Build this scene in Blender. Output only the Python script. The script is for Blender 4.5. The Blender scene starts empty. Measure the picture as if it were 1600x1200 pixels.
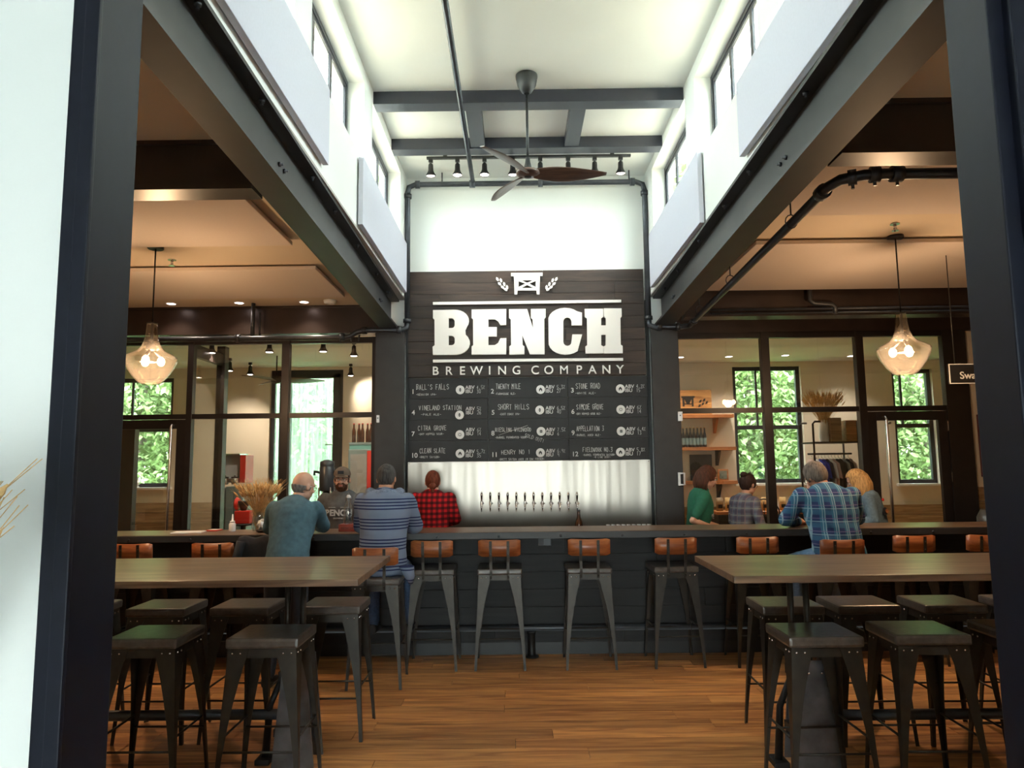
import bpy, bmesh, math, random
from mathutils import Vector, Matrix, Euler
C = bpy.context.scene
COL = C.collection
PI = math.pi
rnd = random.Random(7)
V = Vector

# ------------------------------------------------------------------ camera
CAMP = V((0, 0, 1.62))
YAW, PITCH, ROLL = map(math.radians, (0.2924, 6.3334, 0.6479))
F_PX = 1118.67
_f = V((-math.sin(YAW)*math.cos(PITCH), math.cos(YAW)*math.cos(PITCH), math.sin(PITCH)))
_r0 = V((math.cos(YAW), math.sin(YAW), 0)); _u0 = _r0.cross(_f)
_r = _r0*math.cos(ROLL) - _u0*math.sin(ROLL); _u = _r0*math.sin(ROLL) + _u0*math.cos(ROLL)
cam = bpy.data.objects.new('camera', bpy.data.cameras.new('camera'))
COL.objects.link(cam)
cam.matrix_world = Matrix(((_r.x, _u.x, -_f.x, CAMP.x), (_r.y, _u.y, -_f.y, CAMP.y), (_r.z, _u.z, -_f.z, CAMP.z), (0, 0, 0, 1)))
cam.data.sensor_width = 36; cam.data.lens = 36*F_PX/1600; cam.data.clip_start = 0.05; cam.data.clip_end = 200
C.camera = cam

def at(u, v, **k):
    """photo measurement -> world point on the plane x=, y= or z="""
    d = _f + _r*((u-800)/F_PX) + _u*((600-v)/F_PX)
    a, val = list(k.items())[0]; i = 'xyz'.index(a)
    return CAMP + d*((val-CAMP[i])/d[i])

# ------------------------------------------------------------------ world and light
C.view_settings.view_transform = 'Standard'; C.view_settings.look = 'None'
C.view_settings.exposure = 0.25; C.view_settings.gamma = 1.0; C.view_settings.use_curve_mapping = False
C.cycles.use_denoising = True
C.cycles.max_bounces = 10; C.cycles.diffuse_bounces = 6; C.cycles.glossy_bounces = 5; C.cycles.transparent_max_bounces = 24
C.cycles.sample_clamp_indirect = 6.0; C.cycles.caustics_reflective = False; C.cycles.caustics_refractive = False
w = bpy.data.worlds.new('overcast'); C.world = w; w.use_nodes = True
nt = w.node_tree; nt.nodes.clear()
out = nt.nodes.new('ShaderNodeOutputWorld'); bg = nt.nodes.new('ShaderNodeBackground')
tc = nt.nodes.new('ShaderNodeTexCoord'); sep = nt.nodes.new('ShaderNodeSeparateXYZ'); rp = nt.nodes.new('ShaderNodeValToRGB')
nt.links.new(tc.outputs['Generated'], sep.inputs[0]); nt.links.new(sep.outputs['Z'], rp.inputs[0])
rp.color_ramp.elements[0].position = 0.0; rp.color_ramp.elements[0].color = (0.80, 0.92, 0.90, 1)
rp.color_ramp.elements[1].position = 0.8; rp.color_ramp.elements[1].color = (0.86, 0.96, 1.0, 1)
nt.links.new(rp.outputs[0], bg.inputs[0]); bg.inputs[1].default_value = 27.0
nt.links.new(bg.outputs[0], out.inputs[0])

def light(name, kind, loc, power, color=(1, 1, 1), target=None, label=None, **k):
    d = bpy.data.lights.new(name, kind); d.energy = power; d.color = color
    for a, b in k.items(): setattr(d, a, b)
    o = bpy.data.objects.new(name, d); COL.objects.link(o); o.location = loc
    if target is not None:
        o.rotation_euler = (V(target)-V(loc)).to_track_quat('-Z', 'Y').to_euler()
    return o
WARM = (1.0, 0.70, 0.44); WARM2 = (1.0, 0.80, 0.62)

# ------------------------------------------------------------------ materials
MATS = {}
def _new(name):
    m = bpy.data.materials.new(name); m.use_nodes = True
    return m, m.node_tree, m.node_tree.nodes['Principled BSDF']
def mat(name, col, rough=0.6, metal=0.0, noise=0.0, scale=8.0, bump=0.0, stretch=(1, 1, 1), emit=0.0, spec=0.5, emitcol=None, coat=0.0):
    if name in MATS: return MATS[name]
    m, t, b = _new(name)
    b.inputs['Base Color'].default_value = (*col, 1); b.inputs['Roughness'].default_value = rough
    b.inputs['Metallic'].default_value = metal; b.inputs['Specular IOR Level'].default_value = spec
    b.inputs['Coat Weight'].default_value = coat
    if emit: b.inputs['Emission Color'].default_value = (*(emitcol or col), 1); b.inputs['Emission Strength'].default_value = emit
    if noise or bump:
        c = t.nodes.new('ShaderNodeTexCoord'); mp = t.nodes.new('ShaderNodeMapping'); n = t.nodes.new('ShaderNodeTexNoise')
        mp.inputs['Scale'].default_value = stretch; n.inputs['Scale'].default_value = scale; n.inputs['Detail'].default_value = 5
        t.links.new(c.outputs['Object'], mp.inputs[0]); t.links.new(mp.outputs[0], n.inputs[0])
        if noise:
            r = t.nodes.new('ShaderNodeValToRGB')
            r.color_ramp.elements[0].position = 0.3; r.color_ramp.elements[1].position = 0.7
            r.color_ramp.elements[0].color = (*[x*(1-noise) for x in col], 1); r.color_ramp.elements[1].color = (*[min(1, x*(1+noise)) for x in col], 1)
            t.links.new(n.outputs[0], r.inputs[0]); t.links.new(r.outputs[0], b.inputs['Base Color'])
        if bump:
            bp = t.nodes.new('ShaderNodeBump'); bp.inputs['Strength'].default_value = bump; bp.inputs['Distance'].default_value = 0.01
            t.links.new(n.outputs[0], bp.inputs['Height']); t.links.new(bp.outputs[0], b.inputs['Normal'])
    MATS[name] = m
    return m
def wood(name, c1, c2, rough=0.5, axis='x', scale=1.0, knots=True, per_object=0.25, coat=0.0, spec=0.5):
    """grain along an axis; each board (object) gets its own tone from Object Info random"""
    if name in MATS: return MATS[name]
    m, t, b = _new(name); N = t.nodes.new; L = t.links.new
    c = N('ShaderNodeTexCoord'); mp = N('ShaderNodeMapping'); oi = N('ShaderNodeObjectInfo'); ad = N('ShaderNodeVectorMath'); ad.operation = 'ADD'
    st = {'x': (1.2, 14, 14), 'y': (14, 1.2, 14), 'z': (14, 14, 1.2)}[axis]
    mp.inputs['Scale'].default_value = tuple(s*scale for s in st)
    mul = N('ShaderNodeMath'); mul.operation = 'MULTIPLY'; mul.inputs[1].default_value = 37.0
    L(oi.outputs['Random'], mul.inputs[0]); L(c.outputs['Object'], mp.inputs[0]); L(mp.outputs[0], ad.inputs[0]); L(mul.outputs[0], ad.inputs[1])
    n1 = N('ShaderNodeTexNoise'); n1.inputs['Scale'].default_value = 1.6; n1.inputs['Detail'].default_value = 8; n1.inputs['Distortion'].default_value = 0.8
    L(ad.outputs[0], n1.inputs[0])
    r = N('ShaderNodeValToRGB'); r.color_ramp.elements[0].position = 0.36; r.color_ramp.elements[1].position = 0.66
    r.color_ramp.elements[0].color = (*c1, 1); r.color_ramp.elements[1].color = (*c2, 1)
    L(n1.outputs[0], r.inputs[0])
    hs = N('ShaderNodeHueSaturation'); mr = N('ShaderNodeMapRange')
    mr.inputs['To Min'].default_value = 1-per_object; mr.inputs['To Max'].default_value = 1+per_object
    L(oi.outputs['Random'], mr.inputs['Value']); L(mr.outputs[0], hs.inputs['Value']); L(r.outputs[0], hs.inputs['Color'])
    last = hs.outputs[0]
    if knots:
        n2 = N('ShaderNodeTexNoise'); n2.inputs['Scale'].default_value = 0.55; n2.inputs['Detail'].default_value = 3
        L(ad.outputs[0], n2.inputs[0]); r2 = N('ShaderNodeValToRGB')
        r2.color_ramp.elements[0].position = 0.66; r2.color_ramp.elements[0].color = (1, 1, 1, 1)
        r2.color_ramp.elements[1].position = 0.76; r2.color_ramp.elements[1].color = (0.35, 0.28, 0.22, 1)
        mx = N('ShaderNodeMix'); mx.data_type = 'RGBA'; mx.blend_type = 'MULTIPLY'; mx.inputs[0].default_value = 0.9
        L(n2.outputs[0], r2.inputs[0]); L(last, mx.inputs[6]); L(r2.outputs[0], mx.inputs[7]); last = mx.outputs[2]
    L(last, b.inputs['Base Color']); b.inputs['Roughness'].default_value = rough; b.inputs['Coat Weight'].default_value = coat
    b.inputs['Specular IOR Level'].default_value = spec; b.inputs['Coat Roughness'].default_value = 0.25
    bp = N('ShaderNodeBump'); bp.inputs['Strength'].default_value = 0.15; bp.inputs['Distance'].default_value = 0.004
    L(n1.outputs[0], bp.inputs['Height']); L(bp.outputs[0], b.inputs['Normal'])
    MATS[name] = m
    return m
def glass(name, tint=(1, 1, 1), refl=1.0, rough=0.0, milk=0.0):
    if name in MATS: return MATS[name]
    m, t, b = _new(name); N = t.nodes.new; L = t.links.new
    t.nodes.remove(b); o = t.nodes['Material Output']
    tr = N('ShaderNodeBsdfTransparent'); tr.inputs[0].default_value = (*tint, 1)
    gl = N('ShaderNodeBsdfGlossy'); gl.inputs['Roughness'].default_value = rough
    fr = N('ShaderNodeLayerWeight'); fr.inputs[0].default_value = 0.5   # Schlick-like, same from both faces
    pw = N('ShaderNodeMath'); pw.operation = 'POWER'; pw.inputs[1].default_value = 4.0; L(fr.outputs['Facing'], pw.inputs[0])
    mu = N('ShaderNodeMath'); mu.operation = 'MULTIPLY_ADD'; mu.inputs[1].default_value = 0.7*refl; mu.inputs[2].default_value = 0.07*refl; mu.use_clamp = True
    mx = N('ShaderNodeMixShader'); L(pw.outputs[0], mu.inputs[0]); L(mu.outputs[0], mx.inputs[0])
    thru = tr.outputs[0]
    if milk:
        tl_ = N('ShaderNodeBsdfTranslucent'); tl_.inputs[0].default_value = (1, .9, .8, 1); mk = N('ShaderNodeMixShader'); mk.inputs[0].default_value = milk
        L(thru, mk.inputs[1]); L(tl_.outputs[0], mk.inputs[2]); thru = mk.outputs[0]
    L(thru, mx.inputs[1]); L(gl.outputs[0], mx.inputs[2]); L(mx.outputs[0], o.inputs[0])
    MATS[name] = m
    return m
def plaid(name, base, bands, rough=0.85):
    """woven check: bands = [(axis, period, offset, width, colour, strength)] multiplied/mixed over the base colour, in object space"""
    if name in MATS: return MATS[name]
    m, t, b = _new(name); N = t.nodes.new; L = t.links.new
    c = N('ShaderNodeTexCoord'); s = N('ShaderNodeSeparateXYZ'); L(c.outputs['Object'], s.inputs[0])
    last = None
    def mixc(fac, a, col):
        mx = N('ShaderNodeMix'); mx.data_type = 'RGBA'
        L(fac, mx.inputs[0])
        if a is None: mx.inputs[6].default_value = (*base, 1)
        else: L(a, mx.inputs[6])
        mx.inputs[7].default_value = (*col, 1)
        return mx.outputs[2]
    for axis, per, off, wd, col, st in bands:
        a1 = N('ShaderNodeMath'); a1.operation = 'MULTIPLY_ADD'; a1.inputs[1].default_value = 1/per; a1.inputs[2].default_value = off+50
        L(s.outputs[axis], a1.inputs[0])
        a2 = N('ShaderNodeMath'); a2.operation = 'FRACT'; L(a1.outputs[0], a2.inputs[0])
        a3 = N('ShaderNodeMath'); a3.operation = 'LESS_THAN'; a3.inputs[1].default_value = wd/per; L(a2.outputs[0], a3.inputs[0])
        a4 = N('ShaderNodeMath'); a4.operation = 'MULTIPLY'; a4.inputs[1].default_value = st; L(a3.outputs[0], a4.inputs[0])
        last = mixc(a4.outputs[0], last, col)
    L(last, b.inputs['Base Color']); b.inputs['Roughness'].default_value = rough; b.inputs['Specular IOR Level'].default_value = 0.2
    MATS[name] = m
    return m

M_white = mat('white_paint', (0.78, 0.79, 0.77), 0.7, noise=0.02, scale=3)
M_nave = mat('nave_white_paint', (0.87, 0.90, 0.88), 0.65, noise=0.015, scale=2)
M_cream = mat('cream_paint', (0.74, 0.67, 0.56), 0.75, noise=0.03, scale=2)
M_creamceil = mat('cream_ceiling_paint', (0.72, 0.60, 0.45), 0.8, noise=0.02, scale=2)
M_panel = mat('white_acoustic_fabric', (0.62, 0.63, 0.73), 0.9, noise=0.02, scale=60)
M_cpanel = mat('pale_acoustic_fabric', (0.72, 0.62, 0.54), 0.9, noise=0.02, scale=60)
M_edge = mat('grey_panel_edge', (0.42, 0.40, 0.38), 0.7)
M_steel = mat('black_steel', (0.018, 0.020, 0.024), 0.42, 0.3, noise=0.3, scale=5, spec=0.6)
M_beam = mat('dark_beam_steel', (0.026, 0.025, 0.026), 0.5, 0.15, noise=0.25, scale=4, spec=0.6)
M_girder = mat('brown_black_girder_steel', (0.035, 0.022, 0.018), 0.35, 0.2, noise=0.25, scale=4, spec=0.6)
M_jamb = mat('navy_black_door_paint', (0.004, 0.005, 0.011), 0.5, 0.0, noise=0.15, scale=20, spec=0.18)
M_frame = mat('dark_bronze_frame', (0.022, 0.017, 0.016), 0.35, 0.3, noise=0.15, scale=8)
M_wframe = mat('black_window_frame', (0.022, 0.024, 0.034), 0.4)
M_pipe = mat('gunmetal_pipe', (0.055, 0.060, 0.070), 0.36, 0.5, noise=0.2, scale=12)
M_floor = wood('oak_floor', (0.27, 0.098, 0.030), (0.58, 0.275, 0.095), 0.42, 'x', 1.0, True, 0.30, spec=0.4)
M_grout = mat('dark_joint', (0.03, 0.02, 0.015), 0.9)
M_table = wood('walnut_table_top', (0.10, 0.055, 0.033), (0.25, 0.148, 0.088), 0.30, 'x', 1.0, False, 0.1, spec=0.5)
M_bartop = wood('brown_bar_top', (0.085, 0.045, 0.028), (0.20, 0.12, 0.075), 0.30, 'x', 1.0, False, 0.1)
M_sign = wood('charred_dark_board', (0.015, 0.009, 0.007), (0.042, 0.025, 0.019), 0.55, 'x', 1.2, False, 0.3)
M_barfront = wood('black_stained_board', (0.006, 0.006, 0.007), (0.015, 0.015, 0.016), 0.65, 'x', 1.0, False, 0.35)
M_menu = mat('chalkboard', (0.012, 0.013, 0.015), 0.6, noise=0.3, scale=6)
M_letter = mat('white_sign_acrylic', (0.90, 0.90, 0.88), 0.4)
M_chalk = mat('chalk', (0.60, 0.60, 0.60), 0.9, noise=0.35, scale=90)
M_print = mat('white_print', (0.72, 0.72, 0.72), 0.6)
M_back = wood('honey_plywood', (0.20, 0.052, 0.016), (0.36, 0.115, 0.036), 0.35, 'x', 1.5, False, 0.15)
M_shelf = wood('warm_shelf_wood', (0.30, 0.10, 0.03), (0.50, 0.20, 0.07), 0.5, 'x', 1, False, 0.1)
M_wains = wood('tan_wainscot_wood', (0.24, 0.14, 0.06), (0.42, 0.28, 0.14), 0.5, 'x', 1, False, 0.3)
M_stool = mat('gunmetal_stool_steel', (0.034, 0.028, 0.022), 0.42, 0.4, noise=0.3, scale=14)
M_cush = mat('dark_brown_leather', (0.082, 0.066, 0.056), 0.28, noise=0.3, scale=30, bump=0.08, spec=0.6)
M_leg = mat('raw_steel_plate', (0.16, 0.17, 0.19), 0.35, 0.7, noise=0.35, scale=9)
M_iron = mat('cast_black_iron', (0.015, 0.015, 0.016), 0.5, 0.4)
M_chrome = mat('chrome', (0.75, 0.75, 0.78), 0.12, 1.0)
M_handle = mat('polished_stainless', (0.75, 0.70, 0.66), 0.22, 1.0)
M_glass = glass('window_glass', (0.95, 0.97, 0.95), 1.0)
M_lampglass = glass('amber_lamp_glass', (0.985, 0.95, 0.90), 1.6, milk=0.008)
M_bulb = mat('glowing_bulb', (1, 0.8, 0.5), 0.5, emit=60, emitcol=(1.0, 0.66, 0.34))
M_spot = mat('glowing_spot_lens', (1, 0.9, 0.8), 0.5, emit=14, emitcol=(1.0, 0.80, 0.74))
M_black = mat('black_plastic', (0.015, 0.015, 0.016), 0.4)
M_bronze = mat('dark_bronze_fan', (0.022, 0.024, 0.026), 0.45, 0.3)
M_blade = wood('dark_walnut_blade', (0.05, 0.025, 0.018), (0.13, 0.07, 0.05), 0.3, 'x', 2, False, 0.05, spec=0.6)
M_red = mat('red_enamel', (0.6, 0.03, 0.02), 0.4)
M_whitep = mat('white_plastic', (0.85, 0.87, 0.9), 0.4)
M_grey = mat('grey_green_enamel', (0.16, 0.22, 0.22), 0.5)
M_wheat = mat('dry_wheat', (0.62, 0.40, 0.17), 0.8, noise=0.3, scale=40)
M_brownglass = mat('brown_bottle_glass', (0.05, 0.015, 0.005), 0.08, spec=0.8)
M_clear = glass('clear_bottle_glass', (0.90, 0.94, 0.95), 3.0)
M_skin = mat('fair_skin', (0.62, 0.34, 0.24), 0.5, noise=0.08, scale=20)
M_skin2 = mat('tanned_skin', (0.50, 0.24, 0.15), 0.5, noise=0.08, scale=20)
M_jeans = mat('blue_denim', (0.045, 0.085, 0.17), 0.85, noise=0.25, scale=60)
M_darkcloth = mat('dark_cloth', (0.02, 0.022, 0.03), 0.9, noise=0.2, scale=30)
M_shoe = mat('black_shoe', (0.012, 0.012, 0.012), 0.5)

# brushed stainless backsplash: vertical brushing with gentle waviness that stretches reflections upright
def brushed():
    m, t, b = _new('brushed_stainless'); N = t.nodes.new; L = t.links.new
    b.inputs['Metallic'].default_value = 1.0; b.inputs['Roughness'].default_value = 0.30
    b.inputs['Base Color'].default_value = (0.32, 0.285, 0.25, 1)
    b.inputs['Anisotropic'].default_value = 0.85
    tg = N('ShaderNodeTangent'); tg.direction_type = 'RADIAL'; tg.axis = 'Z'
    L(tg.outputs[0], b.inputs['Tangent'])
    c = N('ShaderNodeTexCoord'); mp = N('ShaderNodeMapping'); mp.inputs['Scale'].default_value = (2.2, 1, 0.12)
    n = N('ShaderNodeTexNoise'); n.inputs['Scale'].default_value = 2.0; n.inputs['Detail'].default_value = 2
    L(c.outputs['Object'], mp.inputs[0]); L(mp.outputs[0], n.inputs[0])
    bp = N('ShaderNodeBump'); bp.inputs['Strength'].default_value = 0.35; bp.inputs['Distance'].default_value = 0.05
    L(n.outputs[0], bp.inputs['Height']); L(bp.outputs[0], b.inputs['Normal'])
    MATS['brushed'] = m
    return m
M_brushed = brushed()

# ------------------------------------------------------------------ mesh helpers
class MB:
    def __init__(s): s.bm = bmesh.new()
    def box(s, x0, x1, y0, y1, z0, z1, M=None, bev=0.0):
        x0, x1 = sorted((x0, x1)); y0, y1 = sorted((y0, y1)); z0, z1 = sorted((z0, z1))
        vs = [s.bm.verts.new(p) for p in [(x0, y0, z0), (x1, y0, z0), (x1, y1, z0), (x0, y1, z0), (x0, y0, z1), (x1, y0, z1), (x1, y1, z1), (x0, y1, z1)]]
        fs = [s.bm.faces.new([vs[i] for i in f]) for f in [(0, 3, 2, 1), (4, 5, 6, 7), (0, 1, 5, 4), (1, 2, 6, 5), (2, 3, 7, 6), (3, 0, 4, 7)]]
        if M is not None:
            for v in vs: v.co = M @ v.co
        if bev:
            es = list({e for f in fs for e in f.edges})
            bmesh.ops.bevel(s.bm, geom=es, offset=bev, segments=2, affect='EDGES', profile=0.6)
        return s
    def prism(s, pts, d, M=None):
        """pts: closed 2-D outline in xz, extruded along y by d"""
        a = [s.bm.verts.new((x, 0, z)) for x, z in pts]; b = [s.bm.verts.new((x, d, z)) for x, z in pts]
        n = len(pts)
        s.bm.faces.new(a); s.bm.faces.new(b[::-1])
        for i in range(n): s.bm.faces.new([a[i], b[i], b[(i+1) % n], a[(i+1) % n]])
        if M is not None:
            for v in a+b: v.co = M @ v.co
        return s
    def tube(s, pts, r, n=10, closed=False, cap=True):
        """round tube along points; r a number or a list"""
        pts = [V(p) for p in pts]; N = len(pts); rs = r if isinstance(r, (list, tuple)) else [r]*N
        rings = []; up = None
        for i, p in enumerate(pts):
            if closed: d = pts[(i+1) % N]-pts[i-1]
            else: d = pts[min(i+1, N-1)]-pts[max(i-1, 0)]
            d.normalize()
            if up is None: up = d.orthogonal().normalized()
            else:
                up = (up - d*up.dot(d))
                up = up.normalized() if up.length > 1e-6 else d.orthogonal().normalized()
            w_ = d.cross(up)
            rings.append([s.bm.verts.new(p+(up*math.cos(a)+w_*math.sin(a))*rs[i]) for a in [2*PI*k/n for k in range(n)]])
        for i in range(N if closed else N-1):
            A, B = rings[i], rings[(i+1) % N]
            for k in range(n):
                f = s.bm.faces.new([A[k], A[(k+1) % n], B[(k+1) % n], B[k]]); f.smooth = True
        if cap and not closed:
            s.bm.faces.new(rings[0][::-1]); s.bm.faces.new(rings[-1])
        return s
    def lathe(s, prof, n=24, c=(0, 0, 0), M=None, cap=True):
        """prof: [(r, z)] bottom to top"""
        rings = []; new = []
        for r, z in prof:
            ring = [s.bm.verts.new((c[0]+r*math.cos(2*PI*k/n), c[1]+r*math.sin(2*PI*k/n), c[2]+z)) for k in range(n)]
            rings.append(ring); new += ring
        for A, B in zip(rings, rings[1:]):
            for k in range(n):
                f = s.bm.faces.new([A[k], A[(k+1) % n], B[(k+1) % n], B[k]]); f.smooth = True
        if cap:
            if prof[0][0] > 1e-4: s.bm.faces.new(rings[0][::-1])
            if prof[-1][0] > 1e-4: s.bm.faces.new(rings[-1])
        if M is not None:
            for v in new: v.co = M @ v.co
        return s
    def ball(s, c, r, M=None, u=12, v=8):
        r = (r, r, r) if not isinstance(r, (tuple, list)) else r
        T = Matrix.Translation(c) @ (M.to_4x4() if M is not None else Matrix()) @ Matrix.Diagonal((*r, 1))
        g = bmesh.ops.create_uvsphere(s.bm, u_segments=u, v_segments=v, radius=1, matrix=T)
        for q in g['verts']:
            for f in q.link_faces: f.smooth = True
        return s
    def loft(s, rings, n=20):
        """rings: (centre, right vector*rx, forward vector*ry)"""
        R = []
        for c, a, b in rings:
            R.append([s.bm.verts.new(V(c)+V(a)*math.cos(2*PI*k/n)+V(b)*math.sin(2*PI*k/n)) for k in range(n)])
        for A, B in zip(R, R[1:]):
            for k in range(n):
                f = s.bm.faces.new([A[k], A[(k+1) % n], B[(k+1) % n], B[k]]); f.smooth = True
        s.bm.faces.new(R[0][::-1]); s.bm.faces.new(R[-1])
        return s
    def cap(s, a, b, ra, rb, n=14):
        a, b = V(a), V(b); d = (b-a); L = d.length
        if L < 1e-5: return s.ball(a, ra)
        d.normalize(); pts = []; rr = []
        for t in (-1, -.85, -.5, 0): pts.append(a+d*(t*ra)); rr.append(max(ra*math.sqrt(max(0, 1-t*t)), ra*0.05))
        for t in (0, .5, .85, 1): pts.append(b+d*(t*rb)); rr.append(max(rb*math.sqrt(max(0, 1-t*t)), rb*0.05))
        return s.tube(pts, rr, n)
    def quad(s, *p):
        s.bm.faces.new([s.bm.verts.new(q) for q in p]); return s
    def mesh(s, name, origin=(0, 0, 0)):
        bmesh.ops.recalc_face_normals(s.bm, faces=s.bm.faces)
        me = bpy.data.meshes.new(name)
        if V(origin).length: bmesh.ops.translate(s.bm, verts=s.bm.verts, vec=-V(origin))
        s.bm.to_mesh(me); s.bm.free(); return me
    def build(s, name, m, parent=None, label=None, origin=None, kind=None):
        """link as one object. parent: vertices are world positions less the root's location (roots keep zero rotation)
        unless the thing is built around its own origin, where both agree."""
        if origin is None:
            if parent is not None: origin = world_loc(parent) if parent.get('_w') else (0, 0, 0)
            else:
                zs = [v.co for v in s.bm.verts]
                lo = V([min(p[i] for p in zs) for i in range(3)]); hi = V([max(p[i] for p in zs) for i in range(3)])
                origin = V(((lo.x+hi.x)/2, (lo.y+hi.y)/2, lo.z))
        me = s.mesh(name, origin)
        o = bpy.data.objects.new(name, me); COL.objects.link(o); me.materials.append(m)
        if parent is not None:
            o.parent = parent
            if parent.get('_w'): o['_w'] = 1
        else: o.location = origin; o['_w'] = 1
        if label: o['label'] = label
        if kind: o['kind'] = kind
        return o
def world_loc(o):
    l = V((0, 0, 0))
    while o is not None: l += o.location; o = o.parent
    return l
def tag(o, label, cat, group=None, kind=None):
    if label: o['label'] = label
    if cat: o['category'] = cat
    if group: o['group'] = group
    if kind: o['kind'] = kind
    return o
def thing(name, label, cat, loc=(0, 0, 0), rz=0.0, group=None, world=False):
    o = bpy.data.objects.new(name, None); COL.objects.link(o); o.location = loc; o.rotation_euler = (0, 0, rz)
    o.empty_display_size = 0.1
    if world: o['_w'] = 1
    return tag(o, label, cat, group)
def struct(name, mb, m, parent=None, world=True):
    if isinstance(mb, MB): o = mb.build(name, m, parent)
    else: o = mb
    if parent is None: o['kind'] = 'structure'
    return o
def sroot(name, loc=(0, 0, 0)):
    o = bpy.data.objects.new(name, None); COL.objects.link(o); o.location = loc; o['_w'] = 1; o['kind'] = 'structure'
    return o
def kids(o): return [c for c in list(COL.objects) if c.parent == o]
CH = {}
def dup(root, loc, rz=0.0, label=None, group=None):
    if root.name not in CH:
        CH[root.name] = [(c, [g for g in COL.objects if g.parent == c]) for c in COL.objects if c.parent == root]
    r = root.copy(); COL.objects.link(r); r.location = loc; r.rotation_euler = (0, 0, rz)
    if label: r['label'] = label
    if group: r['group'] = group
    for c, gs in CH[root.name]:
        k = c.copy(); COL.objects.link(k); k.parent = r
        for g in gs:
            q = g.copy(); COL.objects.link(q); q.parent = k
    return r
def bx(x0, x1, y0, y1, z0, z1, bev=0.0): return MB().box(x0, x1, y0, y1, z0, z1, bev=bev)
def text_obj(body, size, m, parent, M, name='lettering', bold=0.0, label=None, depth=0.002, align='LEFT'):
    cu = bpy.data.curves.new('t', 'FONT'); cu.body = body; cu.size = size; cu.extrude = depth; cu.offset = bold; cu.align_x = align
    o = bpy.data.objects.new('t', cu); COL.objects.link(o)
    dg = bpy.context.evaluated_depsgraph_get(); dg.update()
    me = bpy.data.meshes.new_from_object(o.evaluated_get(dg)); bpy.data.objects.remove(o)
    me.transform(M); me.materials.clear(); me.materials.append(m); me.name = name
    q = bpy.data.objects.new(name, me); COL.objects.link(q); q.parent = parent
    if parent is not None and parent.get('_w'):
        me.transform(Matrix.Translation(-world_loc(parent))); q['_w'] = 1
    if label: q['label'] = label
    return q
def shape_obj(loops, depth, m, parent, name, M):
    """flat outline with holes (curve fill) extruded; loops in local xy; M places it"""
    cu = bpy.data.curves.new('s', 'CURVE'); cu.dimensions = '2D'; cu.fill_mode = 'BOTH'; cu.extrude = depth/2
    for lp in loops:
        sp = cu.splines.new('POLY'); sp.points.add(len(lp)-1)
        for p, q in zip(sp.points, lp): p.co = (q[0], q[1], 0, 1)
        sp.use_cyclic_u = True
    o = bpy.data.objects.new('s', cu); COL.objects.link(o)
    dg = bpy.context.evaluated_depsgraph_get(); dg.update()
    me = bpy.data.meshes.new_from_object(o.evaluated_get(dg)); bpy.data.objects.remove(o)
    me.transform(M); me.materials.clear(); me.materials.append(m); me.name = name
    q = bpy.data.objects.new(name, me); COL.objects.link(q); q.parent = parent
    if parent is not None and parent.get('_w'):
        me.transform(Matrix.Translation(-world_loc(parent))); q['_w'] = 1
    return q
# matrix that stands text (xy) up facing -Y, at a world point
def stand(p, s=1.0): return Matrix.Translation(p) @ Matrix.Rotation(PI/2, 4, 'X') @ Matrix.Scale(s, 4)

# ================================================================== SETTING
YS = 7.82            # face of the sign and menu board
YG = 7.95            # glazed screens either side
XL, XR = -1.22, 1.50 # faces of the tall nave walls
ZC = 4.88            # nave ceiling
ZB = 3.40            # side bay ceilings

# floor: slab plus the oak boards that can be told apart
fl = bx(-7.2, 7.6, -6.0, 11.2, -0.12, -0.012).build('floor', M_grout); fl['kind'] = 'structure'
PLK = {}
def plank_mesh(L, W):
    k = (round(L, 2), W)
    if k not in PLK: PLK[k] = MB().box(0.0015, L-0.0015, 0.0015, W-0.0015, -0.012, 0.0, bev=0.0012).mesh('floor_plank')
    return PLK[k]
def board(name, me, m, parent, loc):
    o = bpy.data.objects.new(name, me); COL.objects.link(o)
    if not me.materials: me.materials.append(m)
    o.parent = parent; o.location = V(loc)-world_loc(parent); return o
PW = 0.15
for j in range(28):
    y = 2.35 + j*PW
    hw = min(3.6, 0.75*y+0.3); x = -hw - rnd.choice([0.2, 0.6, 1.0, 1.4])
    while x < hw:
        L = rnd.choice([1.2, 1.5, 1.8, 2.1, 2.4])
        board('floor_plank', plank_mesh(L, PW), M_floor, fl, (x, y, 0)); x += L
mb = MB()   # the rest of the boards, out of view: one layer
mb.box(-7.2, 7.6, 1.56, 2.348, -0.012, -0.0005).box(-7.2, 7.6, 6.552, 11.2, -0.012, -0.0005)
mb.box(-7.2, -5.2, 2.352, 6.548, -0.012, -0.0005).box(5.6, 7.6, 2.352, 6.548, -0.012, -0.0005)
mb.build('floor_covering', M_floor, fl)
bx(-7.2, 7.6, -6.0, 1.558, -0.012, -0.0005).build('lobby_floor', mat('pale_bounce_grey', (0.50, 0.51, 0.51), 0.7, noise=0.1, scale=3), fl)  # unseen floor, made pale grey to keep warm bounce off the white wall

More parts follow.
